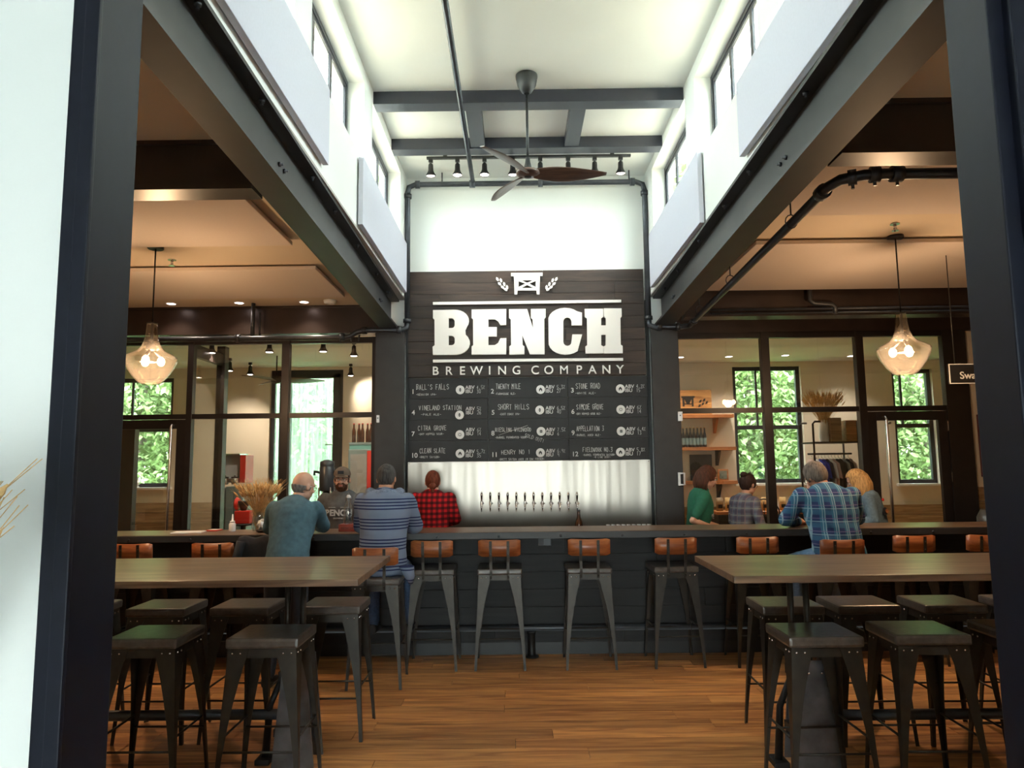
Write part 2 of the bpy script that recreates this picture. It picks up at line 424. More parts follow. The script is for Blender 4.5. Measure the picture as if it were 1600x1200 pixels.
# lobby side: the white wall with the black steel opening the camera looks through
wf = MB().box(-4.0, -0.93, 1.47, 1.62, 0, 5.1).box(1.12, 4.4, 1.47, 1.62, 0, 5.1).box(-0.93, 1.12, 1.47, 1.62, 2.98, 5.1)
struct('wall_front', wf, M_white)
struct('wall_front', MB().box(-7.2, -4.0, 1.47, 1.62, 0, 5.1).box(4.4, 7.6, 1.47, 1.62, 0, 5.1), M_cream)
d1 = sroot('door_1', (0, 1.5, 0))
bx(-0.955, -0.90, 1.455, 1.635, 0, 2.93, 0.004).build('jamb', M_jamb, d1)
bx(-0.925, -0.893, 1.449, 1.462, 0, 2.95, 0.003).build('door_stop', M_jamb, d1)
bx(1.05, 1.115, 1.488, 1.635, 0, 2.93, 0.004).build('jamb', M_jamb, d1)
bx(1.083, 1.122, 1.462, 1.490, 0, 2.95, 0.004).build('door_stop', M_jamb, d1)
bx(-0.955, 1.115, 1.455, 1.635, 2.93, 2.99, 0.003).build('lintel', M_jamb, d1)
struct('wall_lobby_left', bx(-3.2, -3.0, -4.0, 1.47, 0, 3.3), M_white)
struct('wall_lobby_right', bx(3.2, 3.4, -4.0, 1.47, 0, 3.3), M_white)
struct('ceiling_lobby', bx(-3.2, 3.4, -4.0, 1.47, 3.3, 3.4), M_white)
struct('wall_lobby_light_block', MB().box(-3.2, -0.7, -4.1, -4.0, 0, 3.4).box(0.7, 3.4, -4.1, -4.0, 0, 3.4).box(-0.7, 0.7, -4.1, -4.0, 2.15, 3.4), M_white)  # unseen wall with small opening, added to cut daylight reaching the lobby

# nave walls with clerestory openings
WIN = [(2.27, 3.77), (4.10, 5.60), (5.93, 7.45)]
def nave_wall(name, x0, x1):
    mb = MB().box(x0, x1, 1.62, 8.05, 3.46, 4.07).box(x0, x1, 1.62, 8.05, 4.765, ZC)
    ys = [1.62] + [q for w_ in WIN for q in w_] + [8.05]
    for a, b in zip(ys[::2], ys[1::2]): mb.box(x0, x1, a, b, 4.07, 4.765)
    struct(name, mb, M_nave)
nave_wall('wall_left', XL-0.22, XL); nave_wall('wall_right', XR, XR+0.22)
# bottom reveals of the drywall over the beams
struct('trim_1', bx(XL-0.10, XL+0.004, 1.62, 7.8, 3.44, 3.458), M_edge)
struct('trim_2', bx(XR-0.004, XR+0.10, 1.62, 7.8, 3.44, 3.458), M_edge)
struct('ceiling', bx(XL-0.3, XR+0.3, 1.5, 8.1, ZC, ZC+0.1), M_nave)
wi = 0
for sgn, xf in ((-1, XL), (1, XR)):
    for a, b in WIN:
        wi += 1
        wr = sroot('window_%d' % wi, (xf+sgn*0.16, (a+b)/2, 4.07))
        X = xf+sgn*0.15; t = 0.045
        def fr(y0, y1, z0, z1, nm='window_frame', dx=0.016): bx(X-dx, X+dx, y0, y1, z0, z1, 0.004).build(nm, M_wframe, wr)
        fr(a, a+t, 4.07, 4.765); fr(b-t, b, 4.07, 4.765); fr(a+t, b-t, 4.72, 4.765); fr(a+t, b-t, 4.07, 4.115)
        n = 3; wd = (b-a-2*t)/n
        for k in range(n):
            y0 = a+t+k*wd; y1 = y0+wd
            m_ = MB(); s_ = 0.028
            m_.box(X-0.009, X+0.009, y0+.002, y0+s_, 4.117, 4.718).box(X-0.009, X+0.009, y1-s_, y1-.002, 4.117, 4.718)
            m_.box(X-0.009, X+0.009, y0+s_, y1-s_, 4.69, 4.718).box(X-0.009, X+0.009, y0+s_, y1-s_, 4.117, 4.145)
            m_.build('sash', M_wframe, wr)
            bx(X-0.003, X+0.003, y0+s_, y1-s_, 4.145, 4.69).build('pane', M_glass, wr)
# acoustic panels on the nave walls
def panel(name, x0, x1, y0, y1, z0, z1, lab, m=M_panel, grp=None, track=True):
    t = thing(name, lab, 'acoustic panel', ((x0+x1)/2, (y0+y1)/2, z0), world=True, group=grp)
    bx(x0, x1, y0, y1, z0, z1, 0.004).build('panel_face', m, t)
    return t
for (x0, x1, xb, y0, y1, z0, z1, lab) in (
        (XL+0.012, XL+0.05, XL, 1.75, 4.36, 3.515, 4.02, 'long white wall panel nearest the doorway on the left nave wall'),
        (XL+0.012, XL+0.05, XL, 5.37, 7.60, 3.475, 4.02, 'white wall panel beside the sign on the left nave wall'),
        (XR-0.05, XR-0.012, XR, 1.75, 4.41, 3.555, 4.05, 'long white wall panel nearest the doorway on the right nave wall'),
        (XR-0.05, XR-0.012, XR, 5.42, 7.50, 3.47, 4.05, 'white wall panel beside the sign on the right nave wall')):
    t = panel('acoustic_panel', x0, x1, y0, y1, z0, z1, lab)
    (bx(xb+0.001, x0, y0+0.1, y1-0.1, z0+0.1, z1-0.1) if xb < x0 else bx(x1, xb-0.001, y0+0.1, y1-0.1, z0+0.1, z1-0.1)).build('wall_clip', M_edge, t)

# main steel beams carrying the nave walls (they drift slightly outwards towards the bar)
def ibeam(name, A, B, kind=True, m=M_beam, label=None):
    """A, B: (y, x_out, x_in) ends; z from zb to zt"""
    (ya, oa, ia), (yb, ob, ib) = A, B
    zb, zt = 3.105, 3.44; tf = 0.022; tw = 0.010
    root = sroot(name, ((oa+ia)/2, (ya+yb)/2, zb))
    def sk(xa0, xa1, xb0, xb1, z0, z1, nm):
        mb = MB().box(0, 1, 0, 1, z0, z1)
        for v in mb.bm.verts:
            if v.co.y < .5: v.co.x = xa0 if v.co.x < .5 else xa1; v.co.y = ya
            else: v.co.x = xb0 if v.co.x < .5 else xb1; v.co.y = yb
        mb.build(nm, m, root)
    lo = lambda p, q: (min(p, q), max(p, q))
    a = lo(oa, ia); b = lo(ob, ib); ca = sum(a)/2; cb = sum(b)/2
    sk(a[0], a[1], b[0], b[1], zb, zb+tf, 'bottom_flange'); sk(a[0], a[1], b[0], b[1], zt-tf, zt, 'top_flange')
    sk(ca-tw, ca+tw, cb-tw, cb+tw, zb+tf, zt-tf, 'web')
    s = 1 if ia > oa else -1
    mb = MB()
    for y in (2.6, 3.35, 4.3, 4.9, 5.7, 6.6, 7.3):
        f = (y-ya)/(yb-ya); xc = ca+(cb-ca)*f
        mb.lathe([(0.016, 0), (0.016, 0.012), (0.008, 0.012), (0.008, 0.03)], 6, M=Matrix.Translation((xc+s*0.055, y, zt-tf)) @ Matrix.Rotation(PI, 4, 'X'))
    for y in (3.75, 3.84, 7.0, 7.08):
        for z in (3.19, 3.27):
            f = (y-ya)/(yb-ya); xc = ca+(cb-ca)*f
            mb.lathe([(0.014, 0), (0.014, 0.012), (0.007, 0.012), (0.007, 0.026)], 6, M=Matrix.Translation((xc+s*tw, y+(z-3.19)*0.3, z)) @ Matrix.Rotation(s*PI/2, 4, 'Y'))
    mb.build('bolt', M_pipe, root, kind='stuff')
    return root
ibeam('main_beam', (1.64, -1.335, -1.175), (7.80, -1.480, -1.285))
ibeam('main_beam', (1.64, 1.530, 1.360), (7.80, 1.735, 1.535))
# cross girders of the side bays
def girder(x0, x1, y0, y1, zb, zt, m=M_girder, name='cross_girder'):
    root = sroot(name, ((x0+x1)/2, (y0+y1)/2, zb))
    bx(x0, x1, y0, y1, zb, zb+0.022).build('bottom_flange', m, root)
    bx(x0, x1, y0, y1, zt-0.022, zt).build('top_flange', m, root)
    bx(x0, x1, y0+0.02, y1-0.02, zb+0.022, zt-0.022).build('web', m, root)
    return root
girder(-7.0, -1.42, 3.735, 3.90, 3.12, ZB); girder(1.62, 7.4, 3.385, 3.55, 3.12, ZB)
girder(-7.0, -1.50, 7.84, 8.06, 3.085, ZB, name='back_girder'); girder(1.76, 7.4, 7.26, 7.46, 3.10, ZB, name='back_girder')
struct('wall_over_screen', bx(1.79, 7.4, 7.92, 8.02, 3.045, 3.5), M_girder)
# columns
for x0, x1 in ((-1.535, -1.215), (1.49, 1.785)):
    cr = sroot('column', ((x0+x1)/2, 7.9, 0))
    bx(x0, x1, 7.76, 7.785, 0, 3.10, 0.003).build('flange', M_beam, cr); bx(x0, x1, 8.0, 8.02, 0, 3.10).build('flange', M_beam, cr)
    bx(x0+.02, x1-.02, 7.785, 8.0, 0, 3.10).build('web', M_girder, cr)
for x0, x1 in ((-1.214, -1.188), (1.456, 1.489)): bx(x0, x1, 7.86, 7.90, 0, 3.42).build('gap_shade_strip', M_black)['kind'] = 'structure'  # added black strips stand in for the dark gaps between sign and columns
# nave ceiling beams
br = sroot('ceiling_beam', (0.14, 6.5, ZC-0.11))
for y0 in (5.96, 6.88): bx(XL, XR, y0, y0+0.15, ZC-0.115, ZC, 0.004).build('crossbeam', M_wframe, br)
for x0 in (-0.42, 0.52): bx(x0, x0+0.14, 6.11, 6.88, ZC-0.105, ZC).build('stringer', M_wframe, br)
# back wall
struct('wall_back', bx(-1.52, 1.75, 7.90, 8.05, 0, 5.0), M_nave)
# side bay ceilings, outer walls, far rooms
struct('ceiling_left', bx(-7.2, -1.40, 1.62, 8.1, ZB, ZB+0.06), M_creamceil)
struct('ceiling_right', bx(1.68, 7.6, 1.62, 8.1, ZB, ZB+0.06), M_creamceil)
struct('ceiling_far', bx(-7.2, 7.6, 8.1, 11.2, 3.14, 3.24), M_white)
struct('wall_side_left', bx(-7.2, -7.0, 1.62, 11.2, 0, 3.5), M_cream)
struct('wall_side_right', bx(7.4, 7.6, 1.62, 11.2, 0, 3.5), M_cream)
struct('wall_room_divider', bx(-1.55, -1.45, 8.05, 11.0, 0, 3.2), M_cream)
struct('wall_room_divider', bx(1.75, 1.85, 8.05, 11.0, 0, 3.2), M_cream)
# far wall with openings
OPEN = [(-6.35, -5.30, 1.32, 3.0), (-3.80, -2.67, 0.35, 3.10), (3.35, 4.40, 1.28, 3.07), (5.80, 6.42, 1.25, 3.0)]
mb = MB(); x = -7.2
for a, b, z0, z1 in OPEN:
    mb.box(x, a, 11.0, 11.2, 0, 3.2).box(a, b, 11.0, 11.2, 0, z0).box(a, b, 11.0, 11.2, z1, 3.2); x = b
mb.box(x, 7.6, 11.0, 11.2, 0, 3.2)
struct('wall_far', mb, M_cream)
wn = 7
for a, b, z0, z1 in OPEN:
    wr = sroot('window_%d' % wn, ((a+b)/2, 11.1, z0)); wn += 1
    t = 0.06
    bx(a, a+t, 11.06, 11.12, z0, z1).build('window_frame', M_wframe, wr); bx(b-t, b, 11.06, 11.12, z0, z1).build('window_frame', M_wframe, wr)
    bx(a+t, b-t, 11.06, 11.12, z1-t, z1).build('window_frame', M_wframe, wr); bx(a+t, b-t, 11.06, 11.12, z0, z0+t).build('window_frame', M_wframe, wr)
    if z0 > 1:
        zm = 2.13 if a > 0 else 2.2
        bx(a+t, b-t, 11.07, 11.11, zm-0.03, zm+0.03).build('transom_bar', M_wframe, wr)
        bx((a+b)/2-0.16, (a+b)/2-0.13, 11.075, 11.105, zm+0.03, z1-t).build('glazing_bar', M_wframe, wr)
        bx(a+t, b-t, 11.088, 11.094, z0+t, zm-0.03).build('pane', M_glass, wr); bx(a+t, b-t, 11.088, 11.094, zm+0.03, z1-t).build('pane', M_glass, wr)
        bx(a-0.04, b+0.04, 10.93, 11.06, z0-0.035, z0).build('window_sill', M_white, wr)
    else:
        bx(a+0.14, a+0.31, 11.03, 11.12, z0+t, z1-t).build('mullion', M_wframe, wr); bx(b-0.16, b-t, 11.03, 11.12, z0+t, z1-t).build('door_stile', M_wframe, wr)
        bx(a+t, b-t, 11.03, 11.06, z1-0.13, z1-t).build('header', M_wframe, wr)
        bx(a+t, a+0.14, 11.088, 11.094, z0+t, z1-t).build('pane', M_glass, wr); bx(a+0.31, b-0.16, 11.088, 11.094, z0+t, z1-t).build('pane', M_glass, wr)
        bx(b-0.26, b-0.15, 10.99, 11.02, 1.93, 1.945).build('latch_bar', M_handle, wr)
# wood wainscot boards on the far walls
for x0, x1, y, zt in ((-7.0, -3.72, 10.97, 1.16), (1.86, 3.2, 10.97, 1.0), (4.5, 7.4, 10.97, 0.98), (5.02, 7.4, 7.965, 1.31)):
    wr = sroot('trim_3' if y > 9 else 'trim_4', ((x0+x1)/2, y, 0)); h = 0.15; z = 0.04 if zt < 1.3 else 0.11
    while z+h <= zt+0.001:
        bx(x0, x1, y-(0.012 if int(z*100) % 2 else 0.016), y+0.03, z, z+h-0.004).build('plank', M_wains, wr); z += h
struct('wall_right_return', bx(5.02, 7.4, 7.99, 8.08, 0, 3.1), M_cream)

# ---------------------------------------------------------------- glazed screens
def screen(name, x0, x1, mull, doorx, side):
    r = sroot(name, ((x0+x1)/2, YG, 0)); Y0, Y1 = YG-0.03, YG+0.03
    bx(x0, x1, Y0, Y1, 2.985, 3.05).build('head_rail', M_frame, r)
    bx(x0, x1, Y0, Y1, 2.15, 2.205).build('mid_rail', M_frame, r)
    bx(x0, x1, Y0, Y1, 0, 0.10).build('bottom_rail', M_frame, r)
    ed = []
    for a, b in mull:
        bx(a, b, Y0-0.012, Y1+0.012, 0, 3.05, 0.003).build('mullion', M_frame, r); ed.append((a, b))
    for (a0, a1), (b0, b1) in zip(ed, ed[1:]):
        bx(a1, b0, YG-0.004, YG+0.004, 2.205, 2.985).build('pane', M_glass, r)
        if not (doorx[0] < (a1+b0)/2 < doorx[1]): bx(a1, b0, YG-0.004, YG+0.004, 0.10, 2.15).build('pane', M_glass, r)
    return r
screen('glazed_screen', -6.9, -1.535, [(-6.9, -6.8), (-4.98, -4.90), (-3.665, -3.60), (-2.613, -2.527), (-1.60, -1.535)], (-4.9, -3.665), -1)
screen('glazed_screen', 1.785, 5.02, [(1.785, 1.822), (2.742, 2.834), (3.794, 3.88), (4.76, 5.02)], (3.88, 4.76), 1)
def gdoor(n, x0, x1, hx, zt, hinge, inner=None):
    r = sroot('door_%d' % n, ((x0+x1)/2, YG, 0)); Y0, Y1 = YG-0.022, YG+0.022
    st = 0.10
    for a, b in ((x0+.003, x0+st), (x1-st, x1-.003)): bx(a, b, Y0, Y1, 0.01, zt, 0.002).build('stile', M_frame, r)
    bx(x0+st, x1-st, Y0, Y1, zt-0.10, zt).build('top_rail', M_frame, r); bx(x0+st, x1-st, Y0, Y1, 0.01, 0.25).build('bottom_rail', M_frame, r)
    bx(x0+st, x1-st, YG-0.004, YG+0.004, 0.25, zt-0.10).build('pane', M_glass, r)
    def bar(x, y, z0, z1):
        s = -1 if y < YG else 1; yb = Y0 if y < YG else Y1
        MB().tube([(x, yb, z0), (x, y-s*0.02, z0), (x, y, z0+0.03), (x, y, z1-0.03), (x, y-s*0.02, z1), (x, yb, z1)], 0.014, 10).build('door_handle', M_handle, r)
    bar(hx, YG-0.11, 0.55, 2.08)
    if inner: bar(inner, YG+0.11, 0.55, 2.02)
    for z in hinge: bx(x1-0.004, x1+0.022, Y0-0.014, Y0, z-0.055, z+0.055, 0.003).build('hinge', M_handle, r)
    return r
gdoor(2, -4.90, -3.668, -3.79, 2.145, ())
gdoor(3, 3.882, 4.758, 4.045, 2.145, (1.98, 1.42), inner=4.15)
# glazed returns behind the screens
for n, xx in ((0, -3.63),):
    r = sroot('vestibule_return', (xx, 8.4, 0))
    bx(xx-0.03, xx+0.03, 7.98, 8.72, 2.86, 3.0).build('head_rail', M_frame, r)
    bx(xx-0.05, xx+0.05, 8.72, 8.84, 0, 3.1).build('post', M_frame, r)
    bx(xx-0.004, xx+0.004, 7.98, 8.72, 0.1, 2.86).build('pane', M_glass, r)
bx(-4.98, -4.8, 9.0, 9.1, 0, 2.1).build('post', M_frame, sroot('vestibule_return', (-4.9, 9.05, 0)))

# ---------------------------------------------------------------- side bay ceiling panels
for x0, x1, y0, y1, lab in ((-5.2, -1.75, 4.05, 5.49, 'pale ceiling panel above the left pendant, nearer the doorway'),
                            (-5.2, -1.76, 6.18, 7.27, 'pale ceiling panel between left pendant and downlights'),
                            (1.78, 5.2, 3.65, 4.95, 'pale ceiling panel right of the nave, behind the near cross girder'),
                            (1.95, 5.2, 5.62, 7.18, 'pale ceiling panel beyond the right pendant')):
    t = panel('ceiling_panel', x0, x1, y0, y1, ZB-0.05, ZB-0.018, lab, M_cpanel)
    bx(x0+0.08, x1-0.08, y0+0.08, y1-0.08, ZB-0.018, ZB).build('mounting_frame', M_edge, t)

# ================================================================== OUTSIDE
gd = bx(-40, 40, 11.2, 60, -0.2, -0.02).build('ground_outside', mat('lawn', (0.06, 0.12, 0.03), 0.9, noise=0.3, scale=2)); gd['kind'] = 'structure'
M_leaf = mat('spring_leaf', (0.16, 0.24, 0.085), 0.6, noise=0.45, scale=1.6)
M_bark = mat('grey_bark', (0.22, 0.19, 0.15), 0.9, noise=0.4, scale=6)
def leaf_cloud(R, H, n, seed):
    g = random.Random(seed); bm = bmesh.new()
    for _ in range(n):
        a = g.uniform(0, 2*PI); u = g.random()**0.4; z = g.uniform(-1, 1)
        rr = R*math.sqrt(1-z*z*0.8)*u
        p = V((rr*math.cos(a), rr*math.sin(a), H*z))
        s = g.uniform(0.05, 0.11); q = Euler((g.uniform(-1, 1), g.uniform(-1, 1), g.uniform(0, 6.3))).to_matrix()
        bm.faces.new([bm.verts.new(p+q @ V(c)) for c in ((-s, 0, 0), (0, -s*.5, 0), (s, 0, 0), (0, s*.5, .03))])
    me = bpy.data.meshes.new('crown'); bm.to_mesh(me); bm.free(); me.materials.append(M_leaf); return me
crown0 = leaf_cloud(1.5, 2.6, 16000, 1)
def trunk_mesh(h, lean):
    mb = MB().tube([(0, 0, 0), (lean*.3, 0, h*.5), (lean, 0.1, h)], [0.12, 0.08, 0.03], 8)
    for a in (0.5, 2.2, 4.0): mb.tube([(lean*.4, 0, h*.45), (lean*.4+math.cos(a)*.8, math.sin(a)*.5, h*.75)], [0.04, 0.015], 6)
    me = mb.mesh('trunk'); me.materials.append(M_bark); return me
trunk0 = trunk_mesh(4.5, 0.15)
for x, y, lab in ((-7.9, 15.0, 'small leafy tree outside the far left window'), (-4.6, 15.4, 'leafy tree outside the tall pale window left of the bar'),
                  (4.9, 15.2, 'leafy tree outside the shop window with the glazing bar'), (8.6, 15.2, 'leafy tree outside the window behind the right glass door')):
    t = thing('tree', lab, 'tree', (x, y, 0), group='trees outside the far windows')
    o = bpy.data.objects.new('trunk', trunk0); COL.objects.link(o); o.parent = t
    o = bpy.data.objects.new('crown', crown0); COL.objects.link(o); o.parent = t; o.location = (0, 0, 2.9); o.rotation_euler = (0, 0, x); o['kind'] = 'stuff'
# the wood behind: one mass of leaves
g = random.Random(5); bm = bmesh.new()
for _ in range(60000):
    p = V((g.uniform(-24, 24), g.uniform(19, 23), 0)); p.z = g.uniform(0.2, 9.5) + (p.y-19)*0.5
    if math.sin(p.x*0.9+p.z*0.7)+math.sin(p.x*2.3-p.z*1.6) < -1.3: continue
    s_ = g.uniform(0.13, 0.30); q = Euler((g.uniform(-.9, .9)+0.5, g.uniform(-.9, .9), g.uniform(0, 6.3))).to_matrix()
    bm.faces.new([bm.verts.new(p+q @ V(c)) for c in ((-s_, 0, 0), (0, -s_*.5, 0), (s_, 0, 0), (0, s_*.5, .05))])
me = bpy.data.meshes.new('woods'); bm.to_mesh(me); bm.free(); me.materials.append(mat('wood_leaf', (0.20, 0.28, 0.12), 0.7, noise=0.5, scale=0.9))
o = bpy.data.objects.new('woods', me); COL.objects.link(o); tag(o, 'bright green woodland filling the view beyond the far windows', 'woodland', kind='stuff')
bm = None

# ================================================================== PIPES, TRACK, FAN
def elbow(mb, p, r): mb.ball(p, r*1.35, u=10, v=6)
def coupling(mb, a, b, r):
    mb.tube([a, b], r*1.45, 12)
pn = thing('sprinkler_pipe', 'grey sprinkler piping framing the wall above the sign and running into both bays', 'pipe', (0.14, 7.75, 3.1), world=True)
R = 0.030
zt = 4.745
MB().tube([(-1.185, 7.74, 3.17), (-1.185, 7.74, zt-.10), (-1.17, 7.74, zt-.03), (-1.10, 7.74, zt), (1.37, 7.74, zt), (1.45, 7.74, zt-.03), (1.468, 7.74, zt-.10), (1.468, 7.74, 3.17)], R, 12).build('pipe_run', M_pipe, pn)
mb = MB()
for p, q in (((-1.185, 7.74, zt-.16), (-1.185, 7.74, zt-.11)), ((-1.10, 7.74, zt), (-1.05, 7.74, zt)), ((1.36, 7.74, zt), (1.31, 7.74, zt)), ((1.468, 7.74, zt-.16), (1.468, 7.74, zt-.11)),
             ((-1.185, 7.74, 3.17), (-1.185, 7.74, 3.21)), ((1.468, 7.74, 3.17), (1.468, 7.74, 3.21)), ((-0.49, 7.74, zt), (-0.43, 7.74, zt)), ((0.28, 7.74, zt), (0.33, 7.74, zt))):
    coupling(mb, p, q, R)
mb.build('coupling', M_pipe, pn, kind='stuff')
MB().tube([(-0.455, 1.7, 4.79), (-0.455, 7.70, 4.775), (-0.46, 7.74, zt)], 0.024, 10).build('branch_pipe', M_pipe, pn)
mb = MB()
for x in (-0.80, 1.30): mb.tube([(x, 7.74, zt+.02), (x, 7.74, ZC)], 0.008, 6)
mb.build('hanger_rod', M_pipe, pn, kind='stuff')
# left return pipe round the column, then along the screen head
pl = pn
MB().tube([(-1.185, 7.74, 3.17), (-1.19, 7.735, 3.11), (-1.24, 7.70, 3.085), (-1.62, 7.70, 3.085), (-1.74, 7.70, 3.06), (-1.80, 7.70, 3.02), (-1.86, 7.70, 3.01), (-6.8, 7.70, 3.01)], 0.030, 12).build('pipe_run', M_pipe, pl)
mb = MB()
for a, b in (((-1.24, 7.70, 3.085), (-1.29, 7.70, 3.085)), ((-1.62, 7.70, 3.085), (-1.67, 7.70, 3.08)), ((-1.86, 7.70, 3.01), (-1.91, 7.70, 3.01)), ((-3.0, 7.70, 3.01), (-3.05, 7.70, 3.01))): coupling(mb, a, b, 0.03)
for x in (-1.70, -1.78, -1.90): mb.tube([(x, 7.70, 3.03), (x, 7.66, 2.96)], 0.01, 6)
mb.build('coupling', M_pipe, pl, kind='stuff')
MB().tube([(-2.87, 7.70, 3.02), (-2.87, 7.70, ZB)], 0.022, 10).tube([(-2.80, 7.72, 3.0), (-2.80, 7.72, 3.30)], 0.010, 8).build('drop_pipe', M_pipe, pl)
# right: from the side bay, along the beam, to the column
pr_ = pn
A = [(5.5, 3.72, 3.15), (2.0, 3.73, 3.15), (1.90, 3.74, 3.15), (1.80, 3.80, 3.15), (1.775, 3.90, 3.15), (1.90, 7.55, 3.10), (1.90, 7.68, 3.09), (1.82, 7.72, 3.085), (1.53, 7.72, 3.085), (1.475, 7.735, 3.11), (1.468, 7.74, 3.17)]
MB().tube(A, 0.030, 12).build('pipe_run', M_pipe, pr_)
mb = MB()
for a, b in (((2.10, 3.73, 3.15), (2.04, 3.73, 3.15)), ((1.98, 3.73, 3.15), (1.93, 3.74, 3.15)), ((1.87, 3.76, 3.15), (1.83, 3.78, 3.15)), ((1.777, 3.95, 3.15), (1.779, 4.02, 3.15)),
             ((1.89, 7.40, 3.10), (1.895, 7.48, 3.10)), ((1.80, 7.72, 3.085), (1.75, 7.72, 3.085)), ((1.55, 7.72, 3.085), (1.60, 7.72, 3.085))): coupling(mb, a, b, 0.03)
for x, y in ((2.07, 3.73), (1.95, 3.73), (1.85, 3.77), (1.89, 7.44)): mb.tube([(x, y, 3.15), (x, y, 3.085)], 0.009, 6)
mb.build('coupling', M_pipe, pr_, kind='stuff')
mb = MB()
for y in (4.5, 6.0, 7.2):
    x = 1.775+(y-3.9)/3.65*0.125
    mb.tube([(x, y, 3.20), (x, y, ZB)], 0.005, 6)
    mb.tube([(x+0.038*math.cos(a), y, 3.145+0.045*math.sin(a)+0.01) for a in [2*PI*k/12 for k in range(12)]], 0.004, 6, closed=True)
mb.build('pipe_hanger', M_pipe, pr_, kind='stuff')
p2 = thing('conduit_pipe', 'thin dark pipes crossing the girder above the right glass screen', 'pipe', (4.0, 7.2, 3.1), world=True)
MB().tube([(2.0, 7.22, 3.16), (7.3, 7.22, 3.16)], 0.013, 8).tube([(2.0, 7.22, 3.12), (7.3, 7.22, 3.12)], 0.011, 8).build('pipe_run', M_pipe, p2)
MB().tube([(3.02, 7.2, 3.41), (3.02, 7.2, 3.24), (3.06, 7.2, 3.21), (3.24, 7.2, 3.20), (3.27, 7.2, 3.17), (3.27, 7.2, 3.10)], 0.024, 10).build('drop_pipe', M_pipe, p2)
for (x, y, lab) in ((-2.95, 6.0, 'small chrome sprinkler head on the ceiling right of the left pendant'), (2.90, 5.30, 'small chrome sprinkler head on the ceiling left of the right pendant')):
    t = thing('fire_sprinkler', lab, 'sprinkler', (x, y, ZB))
    MB().lathe([(0.035, -0.006), (0.035, 0), (0.01, 0)], 16).build('escutcheon', M_chrome, t)
    MB().lathe([(0.012, -0.05), (0.012, -0.006)], 8).lathe([(0.026, -0.055), (0.026, -0.051)], 10).build('sprinkler_body', M_chrome, t)
t = thing('smoke_detector', 'round white smoke detector on the ceiling near the left column', 'smoke detector', (-2.0, 7.6, ZB))
MB().lathe([(0.045, -0.04), (0.065, -0.03), (0.07, 0)], 24).build('housing', M_white, t); MB().lathe([(0.02, -0.046), (0.03, -0.04)], 16).build('sensor_cap', M_white, t)

# track of eight spotlights over the sign
tr = thing('track_light_rail', 'black ceiling track carrying eight spotlights above the sign', 'track', (0.165, 7.24, 4.82))
bx(-1.075, 1.075, -0.018, 0.018, 0, 0.022).build('rail', M_black, tr)
bx(-0.9, -0.86, -0.018, 0.018, 0.022, 0.06).box(0.86, 0.90, -0.018, 0.018, 0.022, 0.06).build('mount', M_black, tr) if False else MB().box(-0.9, -0.86, -0.018, 0.018, 0.022, 0.06).box(0.86, 0.90, -0.018, 0.018, 0.022, 0.06).build('mount', M_black, tr)
def spot_head(label, loc, tilt, group, energy=0, s=1.0):
    t = thing('track_spotlight', label, 'spotlight', loc, group=group)
    MB().box(-0.022, 0.022, -0.018, 0.018, -0.035, 0).tube([(0, 0, -0.03), (0, 0, -0.06)], 0.006, 8).build('adapter', M_black, t)
    Mx = Matrix.Translation((0, 0, -0.07)) @ Matrix.Rotation(tilt, 4, 'X')
    MB().lathe([(0.026, 0.0), (0.028, -0.05), (0.034, -0.07), (0.052, -0.10), (0.052, -0.112), (0.046, -0.112)], 18, M=Mx, cap=False).ball(Mx @ V((0, 0, 0.0)), 0.026).build('lamp_shade', M_iron, t)
    MB().lathe([(0.0, -0.118), (0.03, -0.114), (0.046, -0.106)], 18, M=Mx, cap=False).build('lens', M_spot, t)
    return t
for k, u_ in enumerate((673, 714.7, 757, 801, 844, 887.6, 929, 969.5)):
    p = at(u_, 250, y=7.24)
    nm = ['leftmost', 'second from the left', 'third from the left', 'fourth from the left', 'fifth from the left', 'third from the right', 'second from the right', 'rightmost'][k]
    spot_head('black track spotlight above the sign, %s of the eight' % nm, (p.x, 7.24, 4.82), 0.0 if k in (1, 2) else 0.12, 'spotlights on the track over the sign')
    q = light('sign_spot', 'SPOT', (p.x, 7.27, 4.60), 24, (1.0, 0.78, 0.58), target=(p.x*0.92, 7.86, 3.30), spot_size=math.radians(46), spot_blend=0.9, shadow_soft_size=0.04)

# ceiling fan
fn = thing('ceiling_fan', 'three-bladed dark wood ceiling fan on a long rod in the nave', 'ceiling fan', (0.122, 5.70, 4.0))
MB().lathe([(0.022, 0.70), (0.045, 0.715), (0.078, 0.77), (0.092, 0.84), (0.092, 0.86), (0.0, 0.88)], 28, cap=False).build('canopy', M_bronze, fn)
MB().tube([(0, 0, 0.12), (0, 0, 0.72)], 0.011, 12).build('downrod', M_bronze, fn)
MB().lathe([(0.045, 0.03), (0.032, 0.06), (0.022, 0.10), (0.018, 0.14)], 20).build('rod_collar', M_bronze, fn)
MB().lathe([(0.0, -0.025), (0.03, -0.024), (0.034, -0.018), (0.075, -0.012), (0.10, 0.0), (0.095, 0.02), (0.06, 0.035), (0.0, 0.045)], 28, cap=False).build('motor_housing', M_blade, fn)
MB().lathe([(0.0, -0.034), (0.028, -0.030), (0.032, -0.018)], 20, cap=False).build('hub_cap', M_bronze, fn)
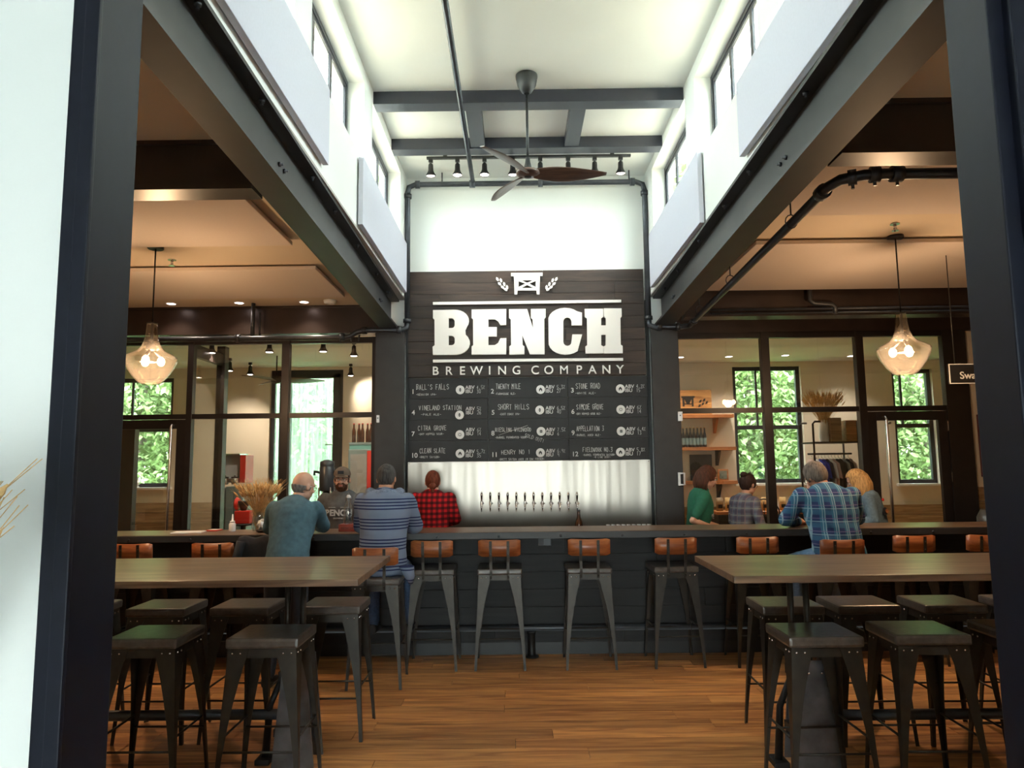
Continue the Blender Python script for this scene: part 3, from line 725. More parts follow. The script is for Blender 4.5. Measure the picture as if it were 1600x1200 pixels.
def blade_mesh():
    rings = []
    for i in range(17):
        t = i/16; x = 0.05+t*0.60
        wd = 0.050+0.038*math.sin(min(1, t*2.4)*PI/2) if t < 0.45 else 0.088*(1-((t-0.45)/0.55)**1.6*0.74)
        tw = -(0.50-0.32*t); yc = 0.02*math.sin(t*PI)
        th = 0.010*(1-t*0.6)
        rings.append(((x, yc, 0.004-0.01*t), (0, math.cos(tw)*wd, math.sin(tw)*wd), (0, -math.sin(tw)*th, math.cos(tw)*th)))
    mb = MB().loft(rings, 14); me = mb.mesh('blade'); me.materials.append(M_blade); return me
bm_ = blade_mesh()
for a in (0, 237, 118):
    o = bpy.data.objects.new('blade', bm_); COL.objects.link(o); o.parent = fn; o.rotation_euler = (0, 0, math.radians(a))

# recessed downlights in the left bay and beyond
def downlight(x, y, z, label, e, grp, col=WARM2, tgt=None, r=0.045):
    t = thing('downlight', label, 'downlight', (x, y, z), group=grp)
    MB().lathe([(r*1.35, -0.004), (r*1.35, 0.0), (r, -0.001), (r, -0.006)], 24, cap=False).build('trim_ring', M_white, t)
    MB().lathe([(0, -0.003), (r, -0.002)], 20, cap=False).build('lens', M_spot, t)
    if e: light('downlight_lamp', 'SPOT', (x, y, z-0.02), e, col, target=tgt or (x, y, 0), spot_size=math.radians(115), spot_blend=0.8, shadow_soft_size=0.05)
for x, nm in ((-3.755, 'left of the three in front of the dark girder'), (-3.01, 'middle of the three in front of the dark girder'), (-2.30, 'nearest the column of the three by the girder')):
    downlight(x, 7.66, ZB, 'small round ceiling downlight, '+nm, 22, 'downlights of the left bay')
# pendants
def pendant(label, x, y):
    t = thing('pendant_lamp', label, 'pendant lamp', (x, y, 2.275))
    prof = [(0.060, 0.0), (0.085, 0.012), (0.125, 0.055), (0.165, 0.115), (0.190, 0.170), (0.197, 0.200), (0.190, 0.218), (0.160, 0.238), (0.110, 0.262), (0.075, 0.300), (0.055, 0.350), (0.045, 0.410), (0.040, 0.480), (0.038, 0.487)]
    inner = [(max(r-0.004, 0.002), z+(0.002 if i < 12 else 0)) for i, (r, z) in enumerate(prof)][::-1]
    MB().lathe(prof+inner, 40, cap=False).build('glass_shade', M_lampglass, t)
    MB().tube([(0, 0, 0.30), (0, 0, 0.50)], 0.011, 10).lathe([(0.028, 0.27), (0.040, 0.275), (0.040, 0.30), (0.015, 0.33)], 18).lathe([(0.039, 0.486), (0.039, 0.492), (0.012, 0.50)], 18).build('lamp_holder', M_bronze, t)
    MB().tube([(0, 0, 0.49), (0, 0, 1.12)], 0.006, 8).build('cord', M_black, t)
    MB().lathe([(0.058, 1.10), (0.062, 1.105), (0.062, 1.125)], 24).build('ceiling_rose', M_black, t)
    for k in range(3):
        a = 0.5+k*2*PI/3; c = V((math.cos(a)*0.075, math.sin(a)*0.075, 0.185))
        o = MB().tube([V((math.cos(a)*.02, math.sin(a)*.02, 0.275)), c+V((0, 0, 0.035))], 0.012, 8).build('socket', M_bronze, t)
        MB().ball(c, (0.028, 0.028, 0.036), u=14, v=10).build('bulb', M_bulb, t)
    light('pendant_glow', 'POINT', (x, y, 2.44), 60, WARM, shadow_soft_size=0.05)
pendant('glass pendant lamp hanging at the left, beside the doorway jamb', -2.90, 5.62)
pendant('glass pendant lamp hanging at the right, near the hanging shop sign', 3.06, 5.60)

# ================================================================== SIGN AND MENU BOARD
SX0, SX1, SZ0, SZ1 = -1.185, 1.44, 2.575, 3.765
def S(u, v, dy=0.0): return at(u, v, y=YS-dy)
sg = thing('brewery_sign', 'large dark wooden wall sign with white BENCH BREWING COMPANY lettering', 'sign', (0.13, YS+0.02, SZ0), world=True)
bx(SX0, SX1, YS+0.022, YS+0.078, SZ0, SZ1).build('backing', M_black, sg)
nrow = 9; hh = (SZ1-SZ0)/nrow
for j in range(nrow):
    x = SX0; cuts = sorted(rnd.sample([0.35, 0.62, 0.9, 1.2, 1.5, 1.75, 2.0, 2.3], 2)) + [SX1-SX0]
    a = 0
    for c_ in cuts:
        bx(SX0+a+.001, SX0+c_-.001, YS+rnd.uniform(0, 0.004), YS+0.022, SZ0+j*hh+.001, SZ0+(j+1)*hh-.001, 0.0015).build('plank', M_sign, sg); a = c_
cx = lambda x, y: (630+x/3.75, 410+y/3.75)
def W(x, y):   # sign tracing -> sign plane (x, z)
    p = S(*cx(x, y)); return (p.x, p.z)
MS = Matrix.Translation((0, YS-0.022, 0)) @ Matrix.Rotation(PI/2, 4, 'X')
def arc(cx_, cy_, rx, ry, a0, a1, n=8):
    return [(cx_+rx*math.cos(math.radians(a0+(a1-a0)*i/n)), cy_+ry*math.sin(math.radians(a0+(a1-a0)*i/n))) for i in range(n+1)]
LET = {
 'B': [[(176, 283)] + [(300, 281)] + arc(305, 345, 82, 64, -80, 30) + [(365, 400)] + arc(308, 475, 84, 69, -45, 85) + [(176, 545), (174, 497), (186, 488), (185, 338), (176, 330)],
       arc(284, 350, 19, 19, -90, 0, 4) + arc(284, 372, 19, 16, 0, 90, 4) + [(268, 388), (268, 331)],
       arc(284, 452, 19, 19, -90, 0, 4) + arc(284, 472, 19, 16, 0, 90, 4) + [(268, 488), (268, 433)]],
 'E': [[(402, 280), (604, 277), (604, 370), (570, 371), (555, 347), (538, 337), (500, 337), (500, 382), (549, 382), (549, 437), (500, 437), (500, 488), (538, 487), (556, 475), (570, 447), (605, 446), (604, 541), (402, 543), (402, 495), (411, 488), (410, 336), (402, 328)]],
 'N': [[(620, 278), (726, 277), (760, 388), (757, 335), (748, 328), (748, 277), (834, 276), (834, 324), (826, 333), (828, 541), (742, 541), (698, 430), (700, 487), (710, 495), (710, 541), (622, 543), (622, 495), (632, 487), (630, 335), (620, 328)]],
 'C': [[(1046, 372), (1046, 298)] + arc(948, 340, 99, 70, -45, -170, 8) + arc(950, 470, 100, 73, 170, 45, 8) + [(1047, 425), (990, 425)] + arc(961, 468, 24, 24, 0, 180, 6) + arc(961, 350, 24, 24, 180, 360, 6) + [(985, 372)]],
 'H': [[(1062, 276), (1170, 275), (1170, 322), (1158, 330), (1158, 372), (1185, 372), (1185, 330), (1174, 322), (1174, 273), (1277, 273), (1278, 320), (1270, 330), (1272, 485), (1283, 492), (1284, 535), (1173, 536), (1173, 495), (1184, 488), (1184, 427), (1158, 427), (1158, 488), (1171, 495), (1171, 535), (1067, 536), (1066, 495), (1077, 487), (1075, 330), (1063, 322)]]}
for k, loops in LET.items():
    shape_obj([[W(*p) for p in lp] for lp in loops], 0.028, M_letter, sg, 'letter', MS)
for a, b, c_, d in (((176, 237), (1275, 222), (1275, 238), (176, 253)), ((176, 571), (1286, 561), (1286, 577), (176, 588))):
    pass
for q in ([(176, 236), (1275, 222), (1275, 238), (176, 252)], [(176, 572), (1286, 562), (1286, 578), (176, 588)]):
    shape_obj([[W(*p) for p in q]], 0.024, M_letter, sg, 'sign_bar', MS)
# the little bench and ears of grain
bench = [[(632, 66), (816, 64), (816, 82), (800, 82), (800, 104), (798, 190), (782, 190), (781, 168), (670, 168), (668, 190), (652, 190), (650, 104), (648, 84), (632, 84)],
         [(676, 112), (716, 128), (676, 148)], [(776, 112), (736, 128), (776, 148)], [(690, 108), (764, 108), (726, 123)], [(690, 154), (764, 154), (726, 135)]]
shape_obj([[W(*p) for p in lp] for lp in bench], 0.02, M_letter, sg, 'bench_emblem', MS)
def leaf(cx_, cy_, L, w_, ang):
    pts = [(-L, 0), (-L*.3, -w_), (L*.6, -w_*.8), (L, 0), (L*.6, w_*.8), (-L*.3, w_)]
    c_, s_ = math.cos(math.radians(ang)), math.sin(math.radians(ang))
    return [(cx_+x*c_-y*s_, cy_+x*s_+y*c_) for x, y in pts]
ears = [(552, 101, 60), (573, 108, 70), (565, 128, 35), (592, 130, 75), (582, 148, 35), (609, 148, 80), (600, 161, 35)]
for sgn in (0, 1):
    lp = []
    for x, y, a in ears:
        if sgn: x, a = 1448-x, 180-a
        lp.append([W(*p) for p in leaf(x, y, 13, 7, a)])
    shape_obj(lp, 0.016, M_letter, sg, 'grain_emblem', MS)
for ch, x in zip('BREWINGCOMPANY', (190, 268, 347, 430, 507, 580, 664, 773, 853, 942, 1030, 1108, 1190, 1270)):
    px, pz = W(x, 660 - (x-190)*0.008)
    text_obj(ch, 0.132, M_letter, sg, Matrix.Translation((px, YS-0.016, pz)) @ Matrix.Rotation(PI/2, 4, 'X'), 'letter', 0.0 if ch == 'M' else 0.0012, depth=0.008, align='CENTER')

# single-stroke chalk hand
ST = {'A': 'ac-be;fg', 'x': ''}
def P(s): return [[tuple(int(c) for c in p) for p in q.split()] for q in s.split('|')]
GL = {  # strokes on a 4 x 6 grid, "xy xy | ..."
 'A': '00 26 40|12 32', 'B': '00 06 36 44 23 03|23 42 31 00', 'C': '45 36 16 04 02 10 30 41', 'D': '00 06 26 44 42 20 00', 'E': '40 00 06 46|03 33', 'F': '00 06 46|03 33',
 'G': '45 26 05 02 10 30 42 43 23', 'H': '00 06|40 46|03 43', 'I': '20 26', 'J': '36 31 20 01', 'K': '00 06|46 02|13 40', 'L': '06 00 40', 'M': '00 06 23 46 40', 'N': '00 06 40 46',
 'O': '16 04 02 10 30 42 44 36 16', 'P': '00 06 36 44 33 03', 'Q': '16 04 02 10 30 42 44 36 16|22 40', 'R': '00 06 36 44 33 03|23 40', 'S': '45 26 05 04 42 41 20 01', 'T': '06 46|26 20',
 'U': '06 01 10 30 41 46', 'V': '06 20 46', 'W': '06 10 23 30 46', 'X': '00 46|06 40', 'Y': '06 23 46|23 20', 'Z': '06 46 00 40',
 '0': '16 04 02 10 30 42 44 36 16', '1': '15 26 20', '2': '05 26 45 44 00 40', '3': '06 46 23 42 30 00', '4': '36 02 42|36 30', '5': '46 06 03 33 42 30 00', '6': '36 03 01 20 41 33 03', '7': '06 46 10',
 '8': '23 05 26 45 23 01 20 41 23', '9': '43 13 05 26 45 40', '.': '20 21', '%': '00 46|06 15|40 31', "'": '26 25', '-': '03 43', '!': '26 22|20 21', ' ': ''}
def chalk(txt, x, z, h, wd, thick, y, rot=0.0, seed=0):
    """ribbon strokes; x,z world start; returns an MB"""
    g = random.Random(seed+hash(txt) % 97 if False else seed+len(txt)*13); mb = MB()
    cw = h*wd; c_, s_ = math.cos(rot), math.sin(rot)
    for i, ch in enumerate(txt):
        st = GL.get(ch, '')
        if not st: continue
        ox = i*cw; jx, jz, sc = g.uniform(-.04, .04)*cw, g.uniform(-.05, .05)*h, g.uniform(.92, 1.08)
        for q in st.split('|'):
            pts = [(ox+jx+int(p[0])/4*cw*0.66*sc, jz+int(p[1])/6*h*sc) for p in q.split()]
            for (ax, az), (bx_, bz) in zip(pts, pts[1:]):
                L = math.hypot(bx_-ax, bz-az) or 1e-6; nx, nz = -(bz-az)/L*thick/2, (bx_-ax)/L*thick/2
                ex, ez = (bx_-ax)/L*thick*.3, (bz-az)/L*thick*.3
                cs = [(ax-ex+nx, az-ez+nz), (ax-ex-nx, az-ez-nz), (bx_+ex-nx, bz+ez-nz), (bx_+ex+nx, bz+ez+nz)]
                w4 = [(x+px*c_-pz*s_, z+px*s_+pz*c_) for px, pz in cs]
                mb.box(0, 1, 0, 1, 0, 1)
                vs = list(mb.bm.verts)[-8:]
                # order from box(): 4 at z0 (x0y0,x1y0,x1y1,x0y1), 4 at z1
                for v, (k, yy) in zip(vs, ((1, 0), (2, 0), (2, 1), (1, 1), (0, 0), (3, 0), (3, 1), (0, 1))):
                    v.co = (w4[k][0], y - (0.0015 if yy == 0 else 0), w4[k][1])
    return mb
mn = thing('tap_menu_board', 'black chalkboard tap list with twelve numbered beers under the sign', 'menu board', (0.13, YS+0.02, 1.65), world=True)
MZ0, MZ1 = 1.648, 2.567
ym = YS+0.020
for c_ in range(3):
    for r_ in range(4):
        wx = (SX1+0.012-SX0)/3; hz = (MZ1-MZ0)/4
        bx(SX0+c_*wx+.0015, SX0+(c_+1)*wx-.0015, ym, ym+0.035, MZ0+r_*hz+.001, MZ0+(r_+1)*hz-.001, 0.001).build('board_panel', M_menu, mn)
def Wm(x, y):
    p = at(*cx(x, y), y=ym); return (p.x, p.z)
M_badge = mat('white_badge', (0.80, 0.80, 0.80), 0.5)
def disc(px, pz, r, y, m, name, parent, th=0.003, n=28):
    return MB().lathe([(r, 0), (r, th)], n, M=Matrix.Translation((px, y, pz)) @ Matrix.Rotation(PI/2, 4, 'X')).build(name, m, parent)
U = 0.00187*1.0   # one tracing unit on the wall in metres
ENT = [  # number, (nx,ny), title, (tx,ty,height), sub, (sx,sy), badge(x,y), icon, abv(x,y), abv text, ibu text
 ('1', (48, 770), "BALL'S FALLS", (78, 746, 32, 17), '-SESSION IPA-', (76, 780), (334, 747), 'hop', (364, 742), '4.5%', '30'),
 ('2', (513, 768), 'TWENTY MILE', (544, 742, 30, 14), '-FARMHOUSE ALE-', (540, 776), (805, 745), 'home', (833, 740), '5.3%', '27'),
 ('3', (982, 762), 'STONE ROAD', (1013, 740, 30, 15), '-WHITE ALE-', (1010, 772), (1272, 740), 'home', (1299, 736), '4.2%', '15'),
 ('4', (50, 893), 'VINELAND STATION', (92, 866, 26, 16.5), '-PALE ALE-', (105, 897), (330, 894), 'hop', (366, 867), '5%', '26'),
 ('5', (517, 892), 'SHORT HILLS', (556, 862, 30, 17.5), '-EAST COAST IPA-', (565, 895), (800, 865), 'hop', (834, 863), '6.5%', '40'),
 ('6', (985, 887), 'SIMCOE GROVE', (1016, 862, 30, 14), '-DRY HOPPED SOUR ALE-', (1012, 893), (1275, 862), 'sun', (1304, 860), '6%', '14'),
 ('7', (48, 1018), 'CITRA GROVE', (88, 984, 27, 16), '-DRY HOPPED SOUR-', (90, 1012), (332, 1009), 'sun', (366, 990), '6%', '14'),
 ('8', (516, 1014), 'RIESLING WILDWOOD', (540, 992, 22, 13), '-BARREL FERMENTED SOUR-', (540, 1032), (808, 990), 'keg', (836, 990), '7.5%', '6'),
 ('9', (986, 1012), 'APPELLATION 3', (1016, 988, 28, 13), '-BARREL AGED ALE-', (1010, 1018), (1277, 989), 'keg', (1306, 986), '6.4%', '13'),
 ('10', (46, 1144), 'CLEAN SLATE', (97, 1118, 28, 14.5), '-BRETT SAISON-', (95, 1147), (333, 1120), 'home', (365, 1118), '5.7%', '35'),
 ('11', (516, 1140), 'HENRY NO 1', (576, 1124, 24, 18), '-BRETT SAISON AGED IN OAK FOEDER-', (560, 1160), (804, 1115), 'home', (836, 1114), '6.9%', '9'),
 ('12', (988, 1136), 'FIELDWORK NO.3', (1053, 1110, 24, 13), '-BARREL FERMENTED SAISON-', (1053, 1134), (1273, 1112), 'home', (1302, 1108), '5.8%', '17')]
for e_i, (num, (nx, ny), title, (tx, ty, th, tw), sub, (sx, sy), (bx_, by_), icon, (ax_, ay_), av, iv) in enumerate(ENT):
    px, pz = Wm(nx, ny); text_obj(num, 0.072, M_print, mn, Matrix.Translation((px, ym-0.001, pz)) @ Matrix.Rotation(PI/2, 4, 'X'), 'number', 0.0012, depth=0.001)
    px, pz = Wm(tx, ty); chalk(title, px, pz, th*U*0.98, tw/th*0.98, 0.0050, ym, seed=e_i).build('chalk_lettering', M_chalk, mn, kind='stuff')
    px, pz = Wm(sx, sy); ww = (122 if len(sub) < 17 else 150 if len(sub) < 22 else 190 if e_i != 10 else 270)
    chalk(sub, px, pz, 11*U, ww/len(sub)/11, 0.0032, ym, seed=e_i+40).build('chalk_note', M_chalk, mn, kind='stuff')
    px, pz = Wm(bx_, by_); bd = disc(px, pz, 26*U, ym, M_badge, 'badge', mn)
    y_ = ym-0.0045
    if icon == 'home':
        lp = [[(px-.017, pz-.018), (px-.017, pz+.004), (px, pz+.022), (px+.017, pz+.004), (px+.017, pz-.018), (px+.006, pz-.018), (px+.006, pz-.004), (px-.006, pz-.004), (px-.006, pz-.018)]]
    elif icon == 'hop':
        lp = [arc(px, pz, .011, .020, 0, 340, 14), [(px-.005, pz-.008), (px+.005, pz-.008), (px+.005, pz-.005), (px-.005, pz-.005)], [(px-.006, pz+.001), (px+.006, pz+.001), (px+.006, pz+.004), (px-.006, pz+.004)]]
    elif icon == 'keg':
        lp = [[(px-.013, pz-.015), (px+.013, pz-.015), (px+.015, pz), (px+.013, pz+.015), (px-.013, pz+.015), (px-.015, pz)], [(px-.008, pz-.010), (px-.005, pz-.010), (px-.005, pz+.010), (px-.008, pz+.010)], [(px+.005, pz-.010), (px+.008, pz-.010), (px+.008, pz+.010), (px+.005, pz+.010)]]
    else:
        lp = [arc(px, pz, .015, .015, 0, 345, 20), arc(px, pz, .011, .011, 0, 345, 20)]
        for k in range(12):
            a = k*PI/6; c2, s2 = math.cos(a), math.sin(a); lp.append([(px+.017*c2-.0015*s2, pz+.017*s2+.0015*c2), (px+.021*c2-.0015*s2, pz+.021*s2+.0015*c2), (px+.021*c2+.0015*s2, pz+.021*s2-.0015*c2), (px+.017*c2+.0015*s2, pz+.017*s2-.0015*c2)])
    q = shape_obj(lp, 0.002, M_menu, bd, 'badge_icon', Matrix.Translation((0, y_, 0)) @ Matrix.Rotation(PI/2, 4, 'X'))
    px, pz = Wm(ax_, ay_); px2, pz2 = Wm(ax_, ay_+23)
    text_obj('ABV', 0.055, M_print, mn, Matrix.Translation((px, ym-0.001, pz)) @ Matrix.Rotation(PI/2, 4, 'X'), 'printed_label', 0.0006, depth=0.001)
    text_obj('IBU', 0.055, M_print, mn, Matrix.Translation((px2, ym-0.001, pz2)) @ Matrix.Rotation(PI/2, 4, 'X'), 'printed_label', 0.0006, depth=0.001)
    px, pz = Wm(ax_+68, ay_); chalk(av, px, pz, 20*U, 0.62, 0.0032, ym, seed=e_i+5).build('chalk_figure', M_chalk, mn, kind='stuff')
    px, pz = Wm(ax_+68, ay_+23); chalk(iv, px, pz, 20*U, 0.62, 0.0032, ym, seed=e_i+6).build('chalk_figure', M_chalk, mn, kind='stuff')
px, pz = Wm(712, 1020); chalk('SOLD OUT!', px, pz, 20*U, 0.66, 0.0034, ym, rot=-0.33).build('chalk_note', M_chalk, mn, kind='stuff')
a = Wm(560, 1012); b = Wm(730, 955); MB().tube([(a[0], ym-.001, a[1]), (b[0], ym-.001, b[1])], 0.002, 6).build('chalk_strike', M_chalk, mn)
px, pz = Wm(1118, 1146); chalk('-W LIME ZEST-', px, pz, 9*U, 0.85, 0.003, ym).build('chalk_note', M_chalk, mn, kind='stuff')

# ================================================================== BAR
BX0, BX1 = -4.9, 5.9
bar = thing('bar_counter', 'long black-fronted bar counter with a brown wooden top', 'bar counter', (0.3, 6.2, 0), world=True)
bx(BX0, BX1, 5.90, 6.37, 1.04, 1.07, 0.004).build('countertop', M_bartop, bar)
bx(BX0, BX1, 5.885, 5.90, 1.014, 1.066, 0.002).build('steel_fascia', M_beam, bar)
mb = MB()
for k in range(22):
    x = BX0+0.25+k*0.5; mb.lathe([(0.011, 0), (0.010, 0.005), (0.004, 0.007)], 10, M=Matrix.Translation((x, 5.885, 1.036)) @ Matrix.Rotation(PI/2, 4, 'X'))
mb.build('bolt', M_steel, bar, kind='stuff')
bx(BX0, BX1, 5.95, 6.30, 1.012, 1.04).build('support_frame', M_black, bar)
z = 0.10; j = 0
while z < 1.0:
    h = min(0.148, 1.010-z); x = BX0
    while x < BX1:
        L = min(rnd.choice([1.1, 1.4, 1.8, 2.2]), BX1-x)
        bx(x+.001, x+L-.001, 6.318-rnd.uniform(0, .005), 6.335, z+.001, z+h-.001, 0.0015).build('front_plank', M_barfront, bar); x += L
    z += 0.148
bx(BX0, BX1, 6.335, 6.37, 0, 1.04).build('bar_wall', M_black, bar)
bx(BX0, BX1, 6.325, 6.335, 0, 0.10).build('kick_board', M_black, bar)
fr_ = thing('foot_rail', 'black steel foot rail on posts along the base of the bar', 'foot rail', (0.3, 6.20, 0), world=True)
MB().tube([(-4.6, 6.245, 0.235), (5.7, 6.245, 0.235)], 0.024, 14).build('rail_tube', M_pipe, fr_)
for x in (-4.2, -1.95, 0.108, 2.25, 4.4):
    MB().lathe([(0.06, 0), (0.06, 0.012), (0.04, 0.016), (0.032, 0.03), (0.032, 0.19), (0.042, 0.20), (0.042, 0.215)], 16, c=(x, 6.245, 0)).build('post', M_iron, fr_)
ob = thing('outlet_box', 'small black double outlet box under the middle of the bar top', 'power outlet', (0.235, 6.30, 0.91), world=True)
bx(0.18, 0.29, 6.285, 6.313, 0.912, 0.978, 0.003).build('box', M_black, ob); bx(0.186, 0.225, 6.281, 6.285, 0.920, 0.970).build('outlet_plate', M_iron, ob); bx(0.232, 0.284, 6.281, 6.285, 0.920, 0.970).build('cover_plate', M_steel, ob)
wk = thing('work_shelf', 'dark work shelf behind the bar, below the counter top', 'shelf', (0.3, 6.5, 0), world=True)
bx(BX0, BX1, 6.375, 6.70, 0.90, 0.93).build('worktop', M_black, wk); bx(BX0+.05, BX1-.05, 6.39, 6.66, 0.0, 0.90).build('cabinet_body', M_steel, wk)
bc = thing('back_counter', 'stainless back counter under the tap wall', 'counter', (0.14, 7.6, 0), world=True)
bx(-1.18, 1.45, 7.45, 7.80, 0.84, 0.87, 0.003).build('worktop', M_handle, bc); bx(-1.15, 1.42, 7.48, 7.78, 0, 0.84).build('cabinet_body', M_steel, bc)
# tap wall
tw = thing('stainless_backsplash', 'brushed stainless steel sheet with twelve taps behind the bar', 'backsplash', (0.13, 7.85, 0.88), world=True)
bx(-1.185, 1.452, 7.835, 7.85, 0.872, 1.645, 0.001).build('steel_sheet', M_brushed, tw)
mb = MB()
for x in (-1.17, 0.13, 1.437):
    for z in (0.95, 1.30, 1.63): mb.lathe([(0.006, 0), (0.003, 0.003)], 8, M=Matrix.Translation((x, 7.835, z)) @ Matrix.Rotation(PI/2, 4, 'X'))
mb.build('screw', M_chrome, tw, kind='stuff')
tap0 = None
ordn = ['leftmost', 'second from the left', 'third from the left', 'fourth from the left', 'fifth from the left', 'sixth from the left', 'sixth from the right', 'fifth from the right', 'fourth from the right', 'third from the right', 'second from the right', 'rightmost']
for k in range(12):
    u_ = 752.7+k*13.53; p = at(u_, 786.5, y=7.80); lab = 'chrome beer tap on the steel wall, %s of twelve' % ordn[k]
    if tap0 is None:
        t = tap0 = thing('beer_tap', lab, 'beer tap', (p.x, 7.835, p.z), group='beer taps on the steel wall')
        MB().lathe([(0.020, 0), (0.018, 0.008), (0.010, 0.010), (0.010, 0.055)], 14, M=Matrix.Rotation(PI/2, 4, 'X')).build('shank', M_chrome, t)
        MB().tube([(0, -0.05, 0.022), (0, -0.055, -0.005), (0, -0.075, -0.03), (0, -0.082, -0.085)], [0.013, 0.013, 0.009, 0.007], 12).tube([(0.0, -0.05, 0.0), (0.026, -0.05, 0.0)], 0.008, 8).build('faucet', M_chrome, t)
        MB().tube([(0, -0.052, 0.02), (0, -0.056, 0.045), (0, -0.060, 0.085), (0, -0.064, 0.115), (0, -0.065, 0.122)], [0.007, 0.010, 0.014, 0.009, 0.003], 12).build('handle', M_chrome, t)
    else: dup(tap0, (p.x, 7.835, p.z), 0, lab)
# bottle and glasses
def bottle(name, label, cat, loc, m, h=0.24, r=0.032, lab_col=None, group=None, cap_m=None):
    t = thing(name, label, cat, loc, group=group)
    MB().lathe([(r*.9, 0), (r, 0.006), (r, h*.56), (r*.85, h*.64), (r*.45, h*.78), (r*.40, h*.97), (r*.44, h)], 20).build('bottle_body', m, t)
    if lab_col: MB().lathe([(r*1.015, h*.12), (r*1.015, h*.46)], 20, cap=False).build('label', lab_col, t)
    MB().lathe([(r*.47, h*.955), (r*.47, h*1.01), (0.001, h*1.012)], 14).build('cap', cap_m or M_red, t)
    return t
p = at(904, 797, y=6.52)
bottle('beer_bottle', 'brown beer bottle with white label standing behind the bar in front of the taps', 'bottle', (p.x, 6.52, 0.93), M_brownglass, h=p.z-0.93, r=0.034, lab_col=M_whitep, cap_m=M_black)
gl0 = None
for k in range(9):
    x = at(950+k*8.0, 816, y=7.6).x
    if gl0 is None:
        gl0 = thing('beer_glass', 'upturned clear glass on the back counter, leftmost of the nine', 'glass', (x, 7.6, 0.87), group='upturned glasses on the back counter')
        MB().lathe([(0.027, 0), (0.025, 0.03), (0.022, 0.098), (0.0, 0.10)], 16, cap=False).build('glass_wall', M_clear, gl0)
        MB().lathe([(0.022, 0.09), (0.022, 0.104), (0.0, 0.106)], 16).build('glass_base', M_whitep, gl0)
    else: dup(gl0, (x, 7.6, 0.87), 0, 'upturned clear glass on the back counter, %s of the nine' % ['', 'second from the left', 'third from the left', 'fourth from the left', 'middle', 'fourth from the right', 'third from the right', 'second from the right', 'rightmost'][k])
# things on the bar top
def onbar(u, y=6.18): return at(u, 826, y=y).x
p = at(545, 820, y=6.12)
blk = thing('bottle_stand', 'small red wooden block holding the water bottle on the bar', 'bottle stand', (p.x, 6.12, 1.07))
MB().box(-0.075, 0.075, -0.05, 0.05, 0, 0.06, bev=0.005).build('block', mat('red_stained_wood', (0.30, 0.05, 0.03), 0.4, noise=0.3, scale=10), blk)
text_obj('BENCH', 0.03, mat('dark_brand_mark', (0.08, 0.015, 0.01), 0.6), blk, Matrix.Translation((-0.052, -0.051, 0.018)) @ Matrix.Rotation(PI/2, 4, 'X'), 'lettering', 0, depth=0.0008)
wb = thing('water_bottle', 'clear swing-top glass water bottle on the red block', 'bottle', (p.x-0.005, 6.12, 1.13))
MB().lathe([(0.036, 0), (0.040, 0.008), (0.040, 0.125), (0.034, 0.15), (0.018, 0.185), (0.014, 0.215), (0.016, 0.22)], 22, cap=False).build('bottle_body', M_clear, wb)
MB().lathe([(0.036, 0.002), (0.037, 0.08), (0.0, 0.081)], 20).build('water', glass('water', (0.80, 0.86, 0.88), 2), wb)
MB().lathe([(0.015, 0.215), (0.017, 0.225), (0.012, 0.24), (0.0, 0.243)], 16).build('stopper', M_whitep, wb)
MB().tube([(0.020, 0, 0.19), (0.022, 0, 0.225), (0.0, 0, 0.255), (-0.022, 0, 0.225), (-0.020, 0, 0.19)], 0.0022, 6).build('wire_clasp', M_chrome, wb)
x = onbar(361.5)
sb = thing('squeeze_bottle', 'white squeeze bottle with pointed nozzle on the left of the bar', 'bottle', (x, 6.2, 1.07))
MB().lathe([(0.026, 0), (0.028, 0.006), (0.028, 0.062), (0.020, 0.075)], 20).build('bottle_body', M_whitep, sb); MB().lathe([(0.021, 0.075), (0.021, 0.088), (0.009, 0.092), (0.004, 0.145), (0.0, 0.148)], 16).build('nozzle', M_whitep, sb)
def leaflet(label, x, y, m, w_=0.21, d=0.14, rz=0.1):
    t = thing('menu_card', label, 'menu', (x, y, 1.07), rz)
    MB().box(-w_/2, w_/2, -d/2, d/2, 0, 0.009, bev=0.001).build('cover', m, t); MB().box(-w_/2+.01, w_/2-.01, -d/2+.01, d/2-.01, 0.009, 0.0105).build('printed_sheet', M_whitep, t)
leaflet('white menu card lying on the left end of the bar', onbar(300), 6.12, M_whitep, 0.25)
leaflet('orange-red menu card lying right of the white one on the bar', onbar(326), 6.30, M_red, 0.10, 0.10, -0.1)
x = onbar(416)
nk = thing('napkin_dish', 'dark dish of crumpled white napkins beside the wheat bunch', 'dish', (x, 6.10, 1.07))
MB().lathe([(0.04, 0), (0.055, 0.012), (0.058, 0.02), (0.05, 0.014), (0, 0.012)], 20).build('dish', M_black, nk)
nb = MB()
for k in range(7): nb.ball((rnd.uniform(-.03, .03), rnd.uniform(-.02, .02), 0.04+rnd.uniform(0, .05)), (0.035, 0.012, 0.028), M=Euler((rnd.uniform(-1, 1), rnd.uniform(-.8, .8), rnd.uniform(0, 3))).to_matrix(), u=8, v=6)
nb.build('napkins', M_whitep, nk, kind='stuff')
